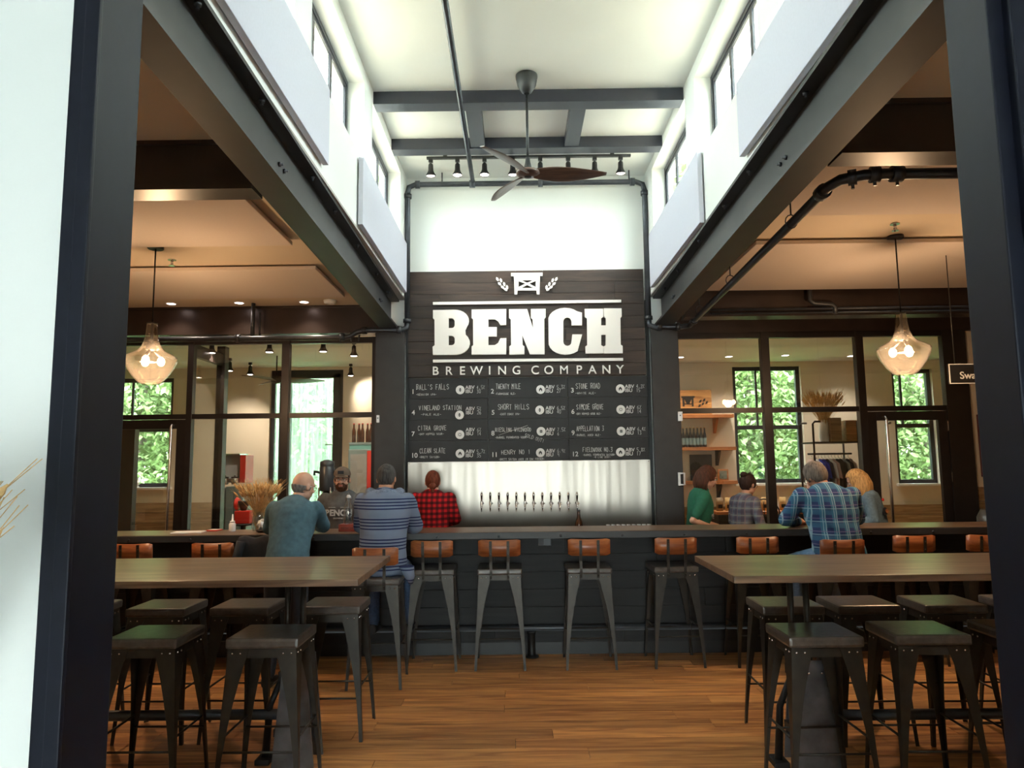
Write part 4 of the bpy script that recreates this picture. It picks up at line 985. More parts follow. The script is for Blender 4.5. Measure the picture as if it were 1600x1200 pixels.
def wheat(name, label, loc, n, h, spread, vase=None, lean=(0, 0), seed=3, earL=0.06, rbase=0.02, vr=0.05, vh=0.16, vcol=None):
    t = thing(name, label, 'dried wheat', loc); g = random.Random(seed)
    MB().lathe([(vr*.8, 0), (vr, vh*.2), (vr*.9, vh*.7), (vr*.7, vh), (vr*.62, vh), (vr*.8, vh*.6), (0, vh*.2)], 18, cap=False).build('vase', vcol or M_clear, t)
    st = MB(); er = MB()
    for _ in range(n):
        a = g.uniform(0, 2*PI); q = g.random()**0.6*spread; L = h*g.uniform(0.78, 1.0)
        b = V((g.uniform(-rbase, rbase), g.uniform(-rbase, rbase), vh*.25)); top = V((math.cos(a)*q+lean[0], math.sin(a)*q+lean[1], L))
        mid = b.lerp(top, 0.55)+V((-math.cos(a)*q*.22, -math.sin(a)*q*.22, 0))
        st.tube([b, mid, top], 0.0018, 4, cap=False)
        d = (top-mid).normalized()
        er.tube([top-d*.004, top+d*earL*.3, top+d*earL*.8, top+d*earL], [0.002, 0.0085, 0.007, 0.001], 5)
        for s_ in range(2):
            e = top+d*earL*1.7+V((g.uniform(-.02, .02), g.uniform(-.02, .02), 0)); st.tube([top+d*earL*.7, e], 0.0009, 3, cap=False)
    st.build('stalks', M_wheat, t, kind='stuff'); er.build('wheat_ears', M_wheat, t, kind='stuff'); return t
wheat('wheat_bunch', 'bunch of dried wheat in a vase on the bar beside the bald man', (onbar(400), 6.22, 1.07), 150, 0.36, 0.17, seed=4)
stand_ = thing('plant_stand', 'slim white stand beside the doorway, carrying the nearest wheat vase', 'stand', (-1.13, 1.02, 0))
MB().lathe([(0.16, 0), (0.16, 0.02), (0.02, 0.03)], 24).build('base', M_white, stand_); MB().lathe([(0.018, 0.02), (0.018, 0.96)], 14).build('pole', M_white, stand_); MB().lathe([(0.14, 0.96), (0.14, 0.98)], 24).build('top', M_white, stand_)
wheat('wheat_bunch', 'dried wheat ears poking in at the left edge by the white wall', (-1.13, 1.02, 0.98), 80, 0.60, 0.12, lean=(0.225, 0.0), seed=9, vr=0.06, vh=0.25, vcol=M_grey, earL=0.07)
sh = thing('paper_sheets', 'white sheets of paper on the bar in front of the woman in green', 'paper', (at(1135, 818, y=6.45).x, 6.5, 0.93))
for k in range(3): MB().box(-0.11+k*.01, 0.11, -0.08, 0.07+k*.005, k*0.003, k*0.003+0.0025).build('sheet', M_whitep, sh)

# ================================================================== FURNITURE
SH = 0.78; SW = 0.345; SD = 0.33
def leg_mesh(h, splx, sply, wt, wb):
    """folded sheet-steel leg: L section, outer corner runs from (0,0,h) to (splx, sply, 0); wings point inwards (-x,-y)"""
    bm = bmesh.new(); th = 0.004; rows = []
    for k, f in enumerate((0, .05, .12, .22, .35, .5, .7, .88, 1.0)):
        z = h*(1-f); x = splx*f; y = sply*f
        w_ = wb+(wt-wb)*max(0, (1-f))**2.2
        P_ = [(x, y-w_), (x, y), (x-w_, y), (x-w_, y-th), (x-th, y-th), (x-th, y-w_)]
        rows.append([bm.verts.new((px, py, z)) for px, py in P_])
    for A_, B_ in zip(rows, rows[1:]):
        for k in range(6): bm.faces.new([A_[k], A_[(k+1) % 6], B_[(k+1) % 6], B_[k]])
    bm.faces.new(rows[0][::-1]); bm.faces.new(rows[-1])
    bmesh.ops.recalc_face_normals(bm, faces=bm.faces)
    me = bpy.data.meshes.new('leg'); bm.to_mesh(me); bm.free(); me.materials.append(M_stool); return me
def rbar(t, a, b, r=0.006): MB().tube([a, b], r, 8).build('footrest_bar', M_stool, t)
def stool_base(t, W_, D_, H_, splay):
    lm = leg_mesh(H_, splay, splay, 0.105, 0.020)
    for k, (sx, sy) in enumerate(((1, 1), (-1, 1), (-1, -1), (1, -1))):
        o = bpy.data.objects.new('leg', lm); COL.objects.link(o); o.parent = t; o.location = (sx*(W_/2-.004), sy*(D_/2-.004), 0)
        o.rotation_euler = (0, 0, k*PI/2)
    m_ = MB(); a, b = W_/2-.006, D_/2-.006
    m_.box(-a, a, -b, -b+.004, H_-.045, H_).box(-a, a, b-.004, b, H_-.045, H_).box(-a, -a+.004, -b, b, H_-.045, H_).box(a-.004, a, -b, b, H_-.045, H_).box(-a, a, -b, b, H_-.005, H_)
    m_.build('seat_frame', M_stool, t)
    m_ = MB()
    for sx in (-1, 1):
        for x in (a-.02, a-.06): m_.ball((sx*x, -b-.006, H_-.022), (0.0055, 0.004, 0.0055), u=8, v=6).ball((sx*x, b+.006, H_-.022), (0.0055, 0.004, 0.0055), u=8, v=6)
        for y in (b-.02, b-.06, -b+.02, -b+.06): m_.ball((sx*(a+.006), y, H_-.022), (0.004, 0.0055, 0.0055), u=8, v=6)
    m_.build('rivet', M_chrome, t, kind='stuff')
    for z, dirs in ((0.30, 'y'), (0.24, 'x')):
        f = 1-z/H_; ex = W_/2-.014+splay*f; ey = D_/2-.014+splay*f
        if dirs == 'y':
            for s_ in (-1, 1): rbar(t, (s_*ex, -ey, z), (s_*ex, ey, z))
        else:
            for s_ in (-1, 1): rbar(t, (-ex, s_*ey, z), (ex, s_*ey, z))
def bar_stool(label, x, y, rz=0.0):
    t = thing('bar_stool', label, 'bar stool', (x, y, 0), rz, 'bar stools along the bar')
    H_ = SH-0.045
    stool_base(t, SW, SD, H_, 0.036)
    MB().box(-SW/2-.008, SW/2+.008, -SD/2-.008, SD/2+.008, H_, SH, bev=0.012).build('seat', M_cush, t)
    for s_ in (-1, 1):
        MB().box(-.010, .010, -.0025, .0025, 0, 1).build  # template unused
        yb = -SD/2-.014; pts = [(s_*0.068, yb+.004, H_-.03), (s_*0.068, yb-.004, H_+.03), (s_*0.070, yb-.008, SH+.06), (s_*0.070, yb-.0195, .893), (s_*0.070, yb-.028, 1.004)]
        bm = bmesh.new(); rows = []
        for p_ in pts: rows.append([bm.verts.new((p_[0]+dx, p_[1]+dy, p_[2])) for dx, dy in ((-.011, -.0025), (.011, -.0025), (.011, .0025), (-.011, .0025))])
        for A_, B_ in zip(rows, rows[1:]):
            for k in range(4): bm.faces.new([A_[k], A_[(k+1) % 4], B_[(k+1) % 4], B_[k]])
        bm.faces.new(rows[0][::-1]); bm.faces.new(rows[-1]); me = bpy.data.meshes.new('back_strap'); bmesh.ops.recalc_face_normals(bm, faces=bm.faces)
        for z in (0.90, 0.965, H_-.01): bmesh.ops.create_uvsphere(bm, u_segments=8, v_segments=6, radius=0.006, matrix=Matrix.Translation((s_*0.070, yb-.0215-(z-.893)*.08 if z > .8 else yb-.004, z)))
        bm.to_mesh(me); bm.free(); me.materials.append(M_stool)
        o = bpy.data.objects.new('back_strap', me); COL.objects.link(o); o.parent = t
    # curved plywood back
    bm = bmesh.new(); rows = []; n = 12; w2 = 0.170; z0, z1 = 0.880, 1.016
    for i in range(n+1):
        f = i/n*2-1; x_ = f*w2; yy = -SD/2-.030+0.030*(f*f)
        cr = 0.012*max(0, abs(f)-.86)/.14
        zt_ = z1-0.006*(1-f*f)-cr; zb_ = z0+cr
        rows.append([bm.verts.new((x_, yy-.018*0+(z-z0)*-0.08+d, z)) for z, d in ((zb_, 0), (zt_, 0), (zt_, .011), (zb_, .011))])
    for A_, B_ in zip(rows, rows[1:]):
        for k in range(4):
            f_ = bm.faces.new([A_[k], A_[(k+1) % 4], B_[(k+1) % 4], B_[k]]); f_.smooth = k in (0, 2)
    bm.faces.new(rows[0][::-1]); bm.faces.new(rows[-1]); bmesh.ops.recalc_face_normals(bm, faces=bm.faces)
    me = bpy.data.meshes.new('backrest'); bm.to_mesh(me); bm.free(); me.materials.append(M_back)
    o = bpy.data.objects.new('backrest', me); COL.objects.link(o); o.parent = t
    return t
def sx_(u, y=5.85): return at(u, 856, y=y).x
YC = 5.865+SD/2
stools = [(204, YC, 'wood-backed bar stool at the far left end beside the doorway jamb', 0), (330, YC, 'wood-backed bar stool left of the coat-draped stool', 0),
          (674, YC, 'empty bar stool just right of the man in the striped hoodie', 0), (780, YC, 'empty bar stool left of the outlet box, below the taps', 0),
          (921, YC, 'empty bar stool right of the outlet box, below the taps', 0), (1056, YC+.02, 'empty bar stool at the corner of the right-hand table', 0.04),
          (1186, YC+.02, 'wood-backed bar stool left of the man in the blue plaid shirt', 0), (1319, 5.79, 'bar stool whose back crosses the blue plaid shirt', 0),
          (1432, YC, 'wood-backed bar stool right of the blue plaid man', 0), (1548, YC, 'wood-backed bar stool half hidden by the right doorway jamb', 0)]
s0 = bar_stool(stools[0][2], sx_(204, 5.85), YC)
for u_, y_, lab, rz in stools[1:]: dup(s0, (sx_(u_, y_-.2), y_, 0), rz, lab)
dup(s0, (sx_(585, 5.40), 5.575, 0), 0.03, 'bar stool on which the man in the striped hoodie sits')
cs = dup(s0, (sx_(416, 5.85), YC, 0), 0, 'bar stool draped with a dark coat behind the bald man')
# coat over the stool back
ct = thing('draped_coat', 'dark coat draped over the back of the stool behind the bald man', 'coat', (cs.location.x, YC-SD/2-.03, 0.60))
bm = bmesh.new(); g = random.Random(2); rows = []
for i in range(15):
    f = i/14*2-1; col_ = []
    for z, y_ in ((0.02, -0.050), (0.15, -0.055), (0.30, -0.050), (0.40, -0.045), (0.448, -0.035), (0.455, -0.01), (0.448, 0.022), (0.38, 0.028), (0.28, 0.026)):
        w_ = 0.19+0.015*math.sin(z*20); yy = y_-0.03*f*f+0.010*math.sin(i*1.7+z*8)*(0.5-z)
        col_.append(bm.verts.new((f*w_, yy, z+0.01*math.sin(i*1.1))))
    rows.append(col_)
for A_, B_ in zip(rows, rows[1:]):
    for k in range(len(A_)-1): bm.faces.new([A_[k], A_[k+1], B_[k+1], B_[k]]).smooth = True
me = bpy.data.meshes.new('coat_body'); bm.to_mesh(me); bm.free(); me.materials.append(M_darkcloth)
o = bpy.data.objects.new('coat_body', me); COL.objects.link(o); o.parent = ct; md = o.modifiers.new('s', 'SOLIDIFY'); md.thickness = 0.008
MB().tube([(-.17, -.075, .43), (-.195, -.085, .30), (-.18, -.08, .10)], [.035, .038, .03], 10).build('coat_sleeve', M_darkcloth, ct)
MB().tube([(.17, -.075, .43), (.195, -.085, .30), (.18, -.08, .10)], [.035, .038, .03], 10).build('coat_sleeve', M_darkcloth, ct)

# backless stools at the high tables
def table_stool(label, x, y, rz=0.0):
    t = thing('table_stool', label, 'stool', (x, y, 0), rz, 'backless stools at the high tables')
    H_ = 0.722
    stool_base(t, 0.345, 0.315, H_, 0.045)
    MB().box(-.182, .182, -.167, .167, H_, 0.773, bev=0.014).build('seat_cushion', M_cush, t)
    return t
TS = [(-1.88, 3.83, 'front-row stool under the left table, next to the doorway jamb'), (-1.27, 3.815, 'front-row stool under the left table, in front of the table leg'),
      (-2.19, 4.59, 'back-row stool at the left table, farthest left'), (-1.68, 4.59, 'back-row stool at the left table, middle'), (-1.14, 4.61, 'back-row stool at the left table, nearest the aisle'),
      (1.48, 3.73, 'front-row stool at the right table, nearest the aisle'), (2.01, 3.75, 'front-row stool at the right table, middle'), (2.56, 3.77, 'front-row stool at the right table, half hidden by the right jamb'),
      (1.61, 4.47, 'back-row stool at the right table, nearest the aisle'), (2.05, 4.47, 'back-row stool at the right table, middle'), (2.55, 4.46, 'back-row stool at the right table, farthest right')]
t0 = table_stool(TS[0][2], TS[0][0], TS[0][1])
for x, y, lab in TS[1:]: dup(t0, (x, y, 0), rnd.uniform(-.02, .02), lab)
dup(t0, (-2.75, 4.6, 0), 0, 'stool beyond the doorway jamb at the left table, barely seen'); dup(t0, (3.06, 4.46, 0), 0, 'stool beyond the right jamb at the right table, barely seen')
def high_table(label, x0, x1, y0, y1, legx, s_):
    t = thing('high_table', label, 'table', ((x0+x1)/2, (y0+y1)/2, 0), world=True)
    bx(x0, x1, y0, y1, 1.015, 1.05, 0.003).build('tabletop', M_table, t)
    e = 0.004
    yc = (y0+y1)/2
    for lx in legx:
        for dx in (-0.043, 0.043): MB().tube([(lx+dx, yc, 0.40), (lx+dx, yc, 1.015)], 0.017, 12).build('post', M_stool, t)
        # tapered plate leg with cast feet
        MB().prism([(-0.115, 0.0), (0.115, 0.0), (0.062, 0.56), (-0.062, 0.56)], 0.012, M=Matrix.Translation((lx+s_*0.03, yc-0.10, 0))).build('leg_plate', M_leg, t)
        MB().prism([(-0.115, 0.0), (0.115, 0.0), (0.062, 0.56), (-0.062, 0.56)], 0.012, M=Matrix.Translation((lx+s_*0.03, yc+0.09, 0))).build('leg_plate', M_leg, t)
        MB().box(lx-0.06, lx+0.06, yc-0.088, yc+0.09, 0.45, 0.50).build('gear_box', M_iron, t); MB().box(lx-0.08, lx+0.08, yc-0.088, yc+0.09, 0.16, 0.20).build('spacer', M_iron, t)
        MB().box(lx-s_*0.16-0.03, lx-s_*0.16+0.05, yc-0.06, yc+0.07, 0.0, 0.03, bev=0.006).tube([(lx-s_*0.15, yc, 0.02), (lx-s_*0.13, yc, 0.30), (lx-s_*0.06, yc, 0.46)], [0.022, 0.018, 0.016], 10).build('cast_foot', M_iron, t)
        bx(lx-0.10, lx+0.10, yc-0.30, yc+0.30, 0.995, 1.015).build('top_bracket', M_stool, t)
        m_ = MB()
        for dx in (-.035, .035): m_.ball((lx+s_*.03+dx, yc-.104, 0.50), 0.008, u=8, v=6)
        m_.build('bolt', M_chrome, t, kind='stuff')
    MB().tube([(legx[0], yc, 0.25), (legx[-1], yc, 0.25)], 0.028, 14).build('stretcher', M_pipe, t)
    return t
high_table('long wooden high table on the left with steel plate legs', -3.9, -0.805, 3.685, 4.61, (-1.257, -3.4), 1)
high_table('long wooden high table on the right with steel plate legs', 1.075, 4.2, 3.65, 4.45, (1.538, 3.7), 1)

# ================================================================== PEOPLE
def remeshed(mb, name, m, parent, voxel=0.009, smooth=6, bumpnoise=None, label=None):
    bmesh.ops.recalc_face_normals(mb.bm, faces=mb.bm.faces)
    me = bpy.data.meshes.new(name); mb.bm.to_mesh(me); mb.bm.free()
    o = bpy.data.objects.new(name, me); COL.objects.link(o)
    r = o.modifiers.new('r', 'REMESH'); r.mode = 'VOXEL'; r.voxel_size = voxel; r.use_smooth_shade = True
    s = o.modifiers.new('s', 'SMOOTH'); s.factor = 0.5; s.iterations = smooth
    if bumpnoise:
        tx = bpy.data.textures.new('folds', 'CLOUDS'); tx.noise_scale = bumpnoise[0]; tx.noise_depth = 1
        d = o.modifiers.new('d', 'DISPLACE'); d.texture = tx; d.strength = bumpnoise[1]; d.mid_level = 0.5; d.texture_coords = 'LOCAL'
    dg = bpy.context.evaluated_depsgraph_get(); dg.update()
    m2 = bpy.data.meshes.new_from_object(o.evaluated_get(dg)); o.modifiers.clear(); o.data = m2; m2.name = name
    m2.materials.clear(); m2.materials.append(m)
    for p_ in m2.polygons: p_.use_smooth = True
    o.parent = parent
    if label: o['label'] = label
    return o
def solid(bm, name, m, parent, M=None, label=None, smooth=True):
    bmesh.ops.recalc_face_normals(bm, faces=bm.faces)
    me = bpy.data.meshes.new(name); bm.to_mesh(me); bm.free()
    if M is not None: me.transform(M)
    me.materials.append(m)
    for p_ in me.polygons: p_.use_smooth = smooth
    o = bpy.data.objects.new(name, me); COL.objects.link(o); o.parent = parent
    if label: o['label'] = label
    return o
def hair_mat(name, c): return mat(name, c, 0.7, spec=0.25, noise=0.5, scale=26, stretch=(3, 3, 0.5), bump=0.5)
def torso_rings(sp, W_, D_, female, ext=0.0, t0=-0.08, t1=0.56, belly=0.0):
    if female: R_ = [(-.08, .150, .115, 0), (0, .165, .120, -.01), (.12, .135, .100, 0), (.20, .120, .092, 0), (.32, .140, .112, .012), (.42, .155, .105, 0), (.48, .150, .085, -.01), (.525, .085, .062, -.01), (.56, .05, .05, 0)]
    else: R_ = [(-.08, .150, .120, 0), (0, .168, .125, -.005), (.12, .160, .122, 0), (.22, .160, .122, .005), (.34, .178, .128, .005), (.42, .192, .125, 0), (.475, .185, .100, -.01), (.52, .110, .072, -.01), (.56, .062, .060, 0)]
    out = []
    for t, rx, ry, dy in R_:
        if t < t0-.001 or t > t1+.001: continue
        c, d, rt, fw = sp(t); bb = belly if .05 < t < .3 else 0
        out.append((c+fw*(dy+bb*.5), rt*(rx*W_+ext), fw*((ry+bb*.5)*D_+ext)))
    return out
def person(label, loc, rz, hip, lean, side=0.0, W_=1.0, D_=1.0, female=False, head=(0, 0, 0), headoff=(0, 0, 0), arms=(), legs=(), shirt=None, sleeve='long', trousers=M_jeans,
           skin=M_skin, hs=0.94, hem=-0.10, belly=0.0, folds=(0.09, 0.014), tl=1.0, shw=None, cloth='shirt'):
    t = thing('person', label, 'person', loc, rz); o = {}
    l0, l1 = map(math.radians, lean); sd = math.radians(side)
    def sp(s):
        n = 12; p = V((0, 0, hip)); L = s*tl
        for i in range(n):
            f = (i+.5)/n; a = l0+(l1-l0)*max(0, min(1, (f*s)/0.52)); p += V((math.sin(sd)*L/n, math.sin(a)*L/n, math.cos(a)*L/n))
        a = l0+(l1-l0)*max(0, min(1, s/0.52)); d = V((math.sin(sd), math.sin(a), math.cos(a))).normalized()
        rt = V((1, 0, 0)); fw = d.cross(rt)*-1; fw = rt.cross(d)*-1
        if fw.y < 0: fw = -fw
        return p, d, rt, fw
    nb, nd, _, _ = sp(0.53)
    sw = (shw or (0.150 if female else 0.180))*W_
    sc, sdir, srt, sfw = sp(0.465)
    HC = nb+nd*0.045+V((0, 0.025, 0.125*hs))+V(headoff)
    HR = Euler((-math.radians(head[1]), math.radians(head[2]), math.radians(head[0])), 'XYZ').to_matrix().to_4x4()
    HM = Matrix.Translation(HC) @ HR @ Matrix.Scale(hs, 4)
    body = MB(); body.loft(torso_rings(sp, W_*.93, D_*.93, female, -.012), 24)
    hb = HM @ V((0, -.02, -.07))
    body.cap(nb-nd*0.03, hb, 0.056 if not female else 0.045, 0.052 if not female else 0.042)
    # head
    def hball(c, r): body.ball(HM @ V(c), tuple(x*hs for x in r), M=HR.to_3x3(), u=20, v=14)
    hball((0, -.012, .022), (.074, .094, .098)); hball((0, .024, -.040), (.056, .060, .070)); hball((0, .052, -.092), (.027, .024, .020))
    for s_ in (-1, 1):
        hball((s_*.034, .046, -.028), (.028, .030, .030)); hball((s_*.046, .01, -.065), (.018, .035, .025)); hball((s_*.077, -.006, -.008), (.009, .018, .029))
        hball((s_*.028, .074, .024), (.024, .012, .009))
    a_, b_ = HM @ V((0, .080, .012)), HM @ V((0, .100, -.022)); body.cap(a_, b_, .0075*hs, .0125*hs, 10)
    hball((0, .078, -.052), (.022, .012, .013))
    # arms and hands
    cl = MB()
    shirt_arms = []
    for k, (el, wr) in enumerate(arms):
        s_ = -1 if k == 0 else 1; S_ = sc+srt*(s_*sw); el, wr = V(el), V(wr); k_ = 0.86 if female else 1.0
        body.cap(S_-srt*(s_*.012), el, .044*k_, .037*k_); body.cap(el, wr, .038*k_, .026*k_)
        d = (wr-el).normalized(); up = V((0, 0, 1)); sd_ = d.cross(up).normalized(); palm = wr+d*0.05
        body.tube([wr-d*.01, wr+d*.02, wr+d*.055, wr+d*.088], [.022*k_, .026*k_, .034*k_, .026*k_], 12)
        for f_ in range(4):
            o_ = sd_*((f_-1.5)*0.0185*k_); L = (.030, .036, .034, .026)[f_]
            p0 = wr+d*.078+o_; p1 = p0+d*L+V((0, 0, -.006)); p2 = p1+d*L*.7+V((0, 0, -.022))
            body.cap(p0, p1, .0088, .0082, 8); body.cap(p1, p2, .0082, .0070, 8)
        p0 = wr+d*.03-sd_*s_*.022; p1 = p0+d*.03-sd_*s_*.022; body.cap(p0, p1, .0105, .0095, 8); body.cap(p1, p1+d*.028-sd_*s_*.004, .0095, .008, 8)
        lw = {'long': 0.96, 'elbow': 0.28, 'short': -0.35}[sleeve]
        if cloth == 'hoodie': ra, rb, rc = .072, .062, .046
        else: ra, rb, rc = .068, .055, .042
        ra, rb, rc = ra*k_*W_**.5, rb*k_, rc*k_
        if lw >= 0:
            cl.cap(S_-srt*(s_*.006), el, ra, rb); cl.cap(el, el.lerp(wr, lw), rb, rc)
        else: cl.cap(S_-srt*(s_*.006), S_.lerp(el, 1+lw+.12), ra, rb*1.05)
    # legs
    tr_ = MB(); shs = []
    for k, (kn, an) in enumerate(legs):
        s_ = -1 if k == 0 else 1; hp = V((s_*.085*W_, 0, hip-.02)); kn, an = V(kn), V(an)
        body.cap(hp, kn, .070, .048); body.cap(kn, an, .048, .034); body.cap(an, an+V((0, .10, -.035)), .032, .026)
        tr_.cap(hp, kn, .092*W_**.5, .064); tr_.cap(kn, an+V((0, 0, .01)), .064, .052)
        f = an+V((0, .02, -.045)); sh_ = MB(); shs.append(sh_)
        sh_.loft([(f+V((0, -.075, -.0)), (.030, 0, 0), (0, 0, .035)), (f+V((0, -.05, .005)), (.042, 0, 0), (0, 0, .045)), (f+V((0, .02, .0)), (.044, 0, 0), (0, 0, .042)), (f+V((0, .10, -.012)), (.048, 0, 0), (0, 0, .030)), (f+V((0, .16, -.018)), (.030, 0, 0), (0, 0, .020))], 16)
    o['body'] = remeshed(body, 'body', skin, t, 0.0075, 3)
    p_, d_, rt_, fw_ = sp(0.0)
    tr_.loft([(p_+V((0, 0, -.12)), (.13*W_, 0, 0), (0, .11, 0)), (p_, (.168*W_, 0, 0), (0, .128*D_, 0)), (p_+d_*.10, (.16*W_, 0, 0), (0, .12*D_, 0))], 20)
    o['trousers'] = remeshed(tr_, 'trousers', trousers, t, 0.014, 5, (0.08, 0.012))
    [q_.build('shoe', M_shoe, t) for q_ in shs]
    ext = 0.022 if cloth == 'hoodie' else 0.012
    rg = torso_rings(sp, W_, D_, female, ext, belly=belly)
    c0, a0, f0 = rg[0]; c0b, d0b, _, _ = sp(hem)
    rg = [(c0b, a0*1.04, f0*1.04)]+rg[1:]
    # the collar stays open at the throat
    rg[-1] = (rg[-1][0], rg[-1][1]*0.9, rg[-1][2]*0.9)
    cl.loft(rg, 28)
    o['top'] = remeshed(cl, cloth, shirt, t, 0.011, 5, folds)
    o.update(root=t, HM=HM, HR=HR, HC=HC, sp=sp, nb=nb, nd=nd, skin=skin)
    return o
def face(P_, lip=(0.42, 0.13, 0.11), brow=(0.08, 0.04, 0.02), eye=(0.12, 0.16, 0.16)):
    HM, t = P_['HM'], P_['root']
    for s_ in (-1, 1):
        mb = MB().ball((s_*.029, .0745, .004), (.0125, .0105, .0085), u=14, v=10); [setattr(v, 'co', HM @ v.co) for v in mb.bm.verts]; e = mb.build('eye', mat('eye_white', (0.75, 0.72, 0.70), 0.3), t)
        mb = MB().ball((s_*.029, .083, .004), (.0055, .0035, .0055), u=10, v=8); [setattr(v, 'co', HM @ v.co) for v in mb.bm.verts]; mb.build('iris', mat('iris_%d' % (eye[0]*100), eye, 0.2), e)
        mb = MB().tube([(s_*.012, .086, .022), (s_*.030, .087, .028), (s_*.047, .076, .022)], [.003, .0045, .002], 8); [setattr(v, 'co', HM @ v.co) for v in mb.bm.verts]; mb.build('eyebrow', mat('brow_%d' % (brow[0]*1000), brow, 0.8), t)
    mb = MB().tube([(-.022, .084, -.052), (-.008, .092, -.049), (.008, .092, -.049), (.022, .084, -.052)], [.002, .005, .005, .002], 8).tube([(-.018, .084, -.056), (0, .090, -.060), (.018, .084, -.056)], [.002, .0065, .002], 8)
    [setattr(v, 'co', HM @ v.co) for v in mb.bm.verts]; mb.build('lips', mat('lips', lip, 0.5), t)
def hair_cap(P_, m, line=0.05, low=-0.05, grow=1.06, cut=None, name='hair', zlow=-0.055, bald=None, temple=0.0):
    """shell over the skull; open at the face; optional bald crown"""
    bm = bmesh.new(); bmesh.ops.create_uvsphere(bm, u_segments=48, v_segments=32, radius=1, matrix=Matrix.Translation((0, -.014, .022)) @ Matrix.Diagonal((.0765*grow, .097*grow, .100*grow, 1)))
    kill = []
    for f in bm.faces:
        c = f.calc_center_median()
        a = c.y > line and c.z < 0.075 - temple*abs(c.x)*4
        b = c.z < zlow + max(0, c.y)*0.6
        d = abs(c.x) > .055 and c.z < -.028 and c.y > -.03
        if a or b or d or (bald and bald(c)): kill.append(f)
    bmesh.ops.delete(bm, geom=kill, context='FACES')
    g = random.Random(4)
    for v in bm.verts: v.co *= 1+g.uniform(-.012, .014)
    o = solid(bm, name, m, P_['root'], P_['HM']); md = o.modifiers.new('s', 'SOLIDIFY'); md.thickness = 0.006; md.offset = -1
    return o
def strands(P_, m, n, L, a0, a1, name='hair_lengths', w=0.012, inward=0.3, seed=1, z0=0.02, part=0, flow=(0, 0, 0), root_scale=1.0):
    """locks hanging from around the skull between head angles a0..a1 (deg, 0 = face, 180 = back)"""
    g = random.Random(seed); mb = MB(); HM, HR = P_['HM'], P_['HR']
    for i in range(n):
        a = math.radians(a0+(a1-a0)*(i+g.random()*.6)/n); dx, dy = math.sin(a), math.cos(a)
        top = V((dx*.030*root_scale, -.014+dy*.04*root_scale, .118)); mid = V((dx*.083, -.014+dy*.100, .02)); low = V((dx*.088, -.02+dy*.098, -.07))
        end = HM @ V((dx*.085*(1-inward), -.03+dy*.09*(1-inward), -.07)) + V((0, 0, -L*g.uniform(.85, 1.05))) + V(flow)
        mb.tube([HM @ top, HM @ ((top+mid)/2*1.06), HM @ mid, HM @ low, (HM @ low).lerp(end, .55)+V((g.uniform(-.006, .006), g.uniform(-.006, .006), 0)), end], [w*.5, w, w*1.2, w*1.15, w, w*.3], 7)
    return mb.build(name, m, P_['root'], kind='stuff')
def xform(mb, M):
    for v in mb.bm.verts: v.co = M @ v.co
    return mb
def glasses(P_, m, tint=False):
    HM = P_['HM']; mb = MB()
    for s_ in (-1, 1):
        mb.tube([(s_*(.031+.021*math.cos(a)), .093-.006*abs(math.cos(a)), .002+.015*math.sin(a)) for a in [2*PI*k/16 for k in range(16)]], .0018, 6, closed=True)
        mb.tube([(s_*.052, .088, .006), (s_*.078, .05, .008), (s_*.082, -.01, .004)], .0018, 6)
    mb.tube([(-.010, .095, .005), (.010, .095, .005)], .0018, 6)
    return xform(mb, HM).build('eyeglasses', m, P_['root'])

SIT = (((-.14, .36, .80), (-.15, .44, .33)), ((.125, .34, .79), (.13, .42, .33)))
STAND = (((-.10, .02, .46), (-.11, -.02, .085)), ((.10, .03, .46), (.11, 0, .085)))

# 1 bald man in the slate-blue shirt, leaning on the bar
M_slate = mat('slate_blue_cloth', (0.060, 0.125, 0.165), 0.85, noise=0.18, scale=30)
A_ = person('bald man in a slate-blue short-sleeved shirt leaning on the bar with his back turned', (-1.745, 5.50, 0), 0, 0.86, (18, 30), W_=.93, head=(-42, 14, 0), headoff=(.045, .0, -.05),
            arms=(((-.215, .235, 1.135), (-.08, .44, 1.105)), ((.175, .38, 1.13), (.02, .56, 1.105))), legs=STAND, shirt=M_slate, sleeve='elbow', trousers=M_darkcloth, hem=-0.06, hs=.97)
M_gh = hair_mat('short_grey_hair', (0.22, 0.20, 0.19))
hair_cap(A_, M_gh, line=0.02, grow=1.025, zlow=-.068, bald=lambda c: c.z > 0.006, name='hair_fringe')
glasses(A_, M_chrome)
xform(MB().tube([(-.05, -.055, -.085), (-.06, 0.0, -.095), (-.03, .055, -.105), (.03, .055, -.105), (.06, 0, -.095), (.05, -.055, -.085)], .012, 8), Matrix.Translation(A_['nb']) @ Matrix.Translation((0, .01, .115))).build('collar', M_slate, A_['root'])

# 2 man in the striped hoodie, seated
M_str = plaid('striped_knit', (0.155, 0.19, 0.27), [('Z', .150, .0, .010, (.016, .024, .08), 1), ('Z', .150, .16, .010, (.016, .024, .08), 1), ('Z', .150, .32, .010, (.016, .024, .08), 1), ('Z', .150, .48, .010, (.016, .024, .08), 1)])
B_ = person('man in a blue-grey hoodie with navy stripes sitting at the bar with his back turned', (-1.045, 5.63, 0), 0, 0.88, (4, 22), W_=1.0, D_=1.05, head=(-4, 12, 0), headoff=(.0, -.01, -.045),
            arms=(((-.205, .20, 1.135), (-.08, .40, 1.105)), ((.225, .22, 1.13), (.10, .42, 1.105))), legs=SIT, shirt=M_str, hem=-0.10, cloth='hoodie', folds=(0.10, 0.02), skin=M_skin2, belly=.03)
hair_cap(B_, hair_mat('short_dark_grey_hair', (0.055, 0.05, 0.048)), line=0.05, grow=1.04, zlow=-.062)
M_strp = mat('blue_grey_knit', (0.155, 0.19, 0.27), 0.9, noise=0.25, scale=70)
hd = MB(); nb = B_['nb']
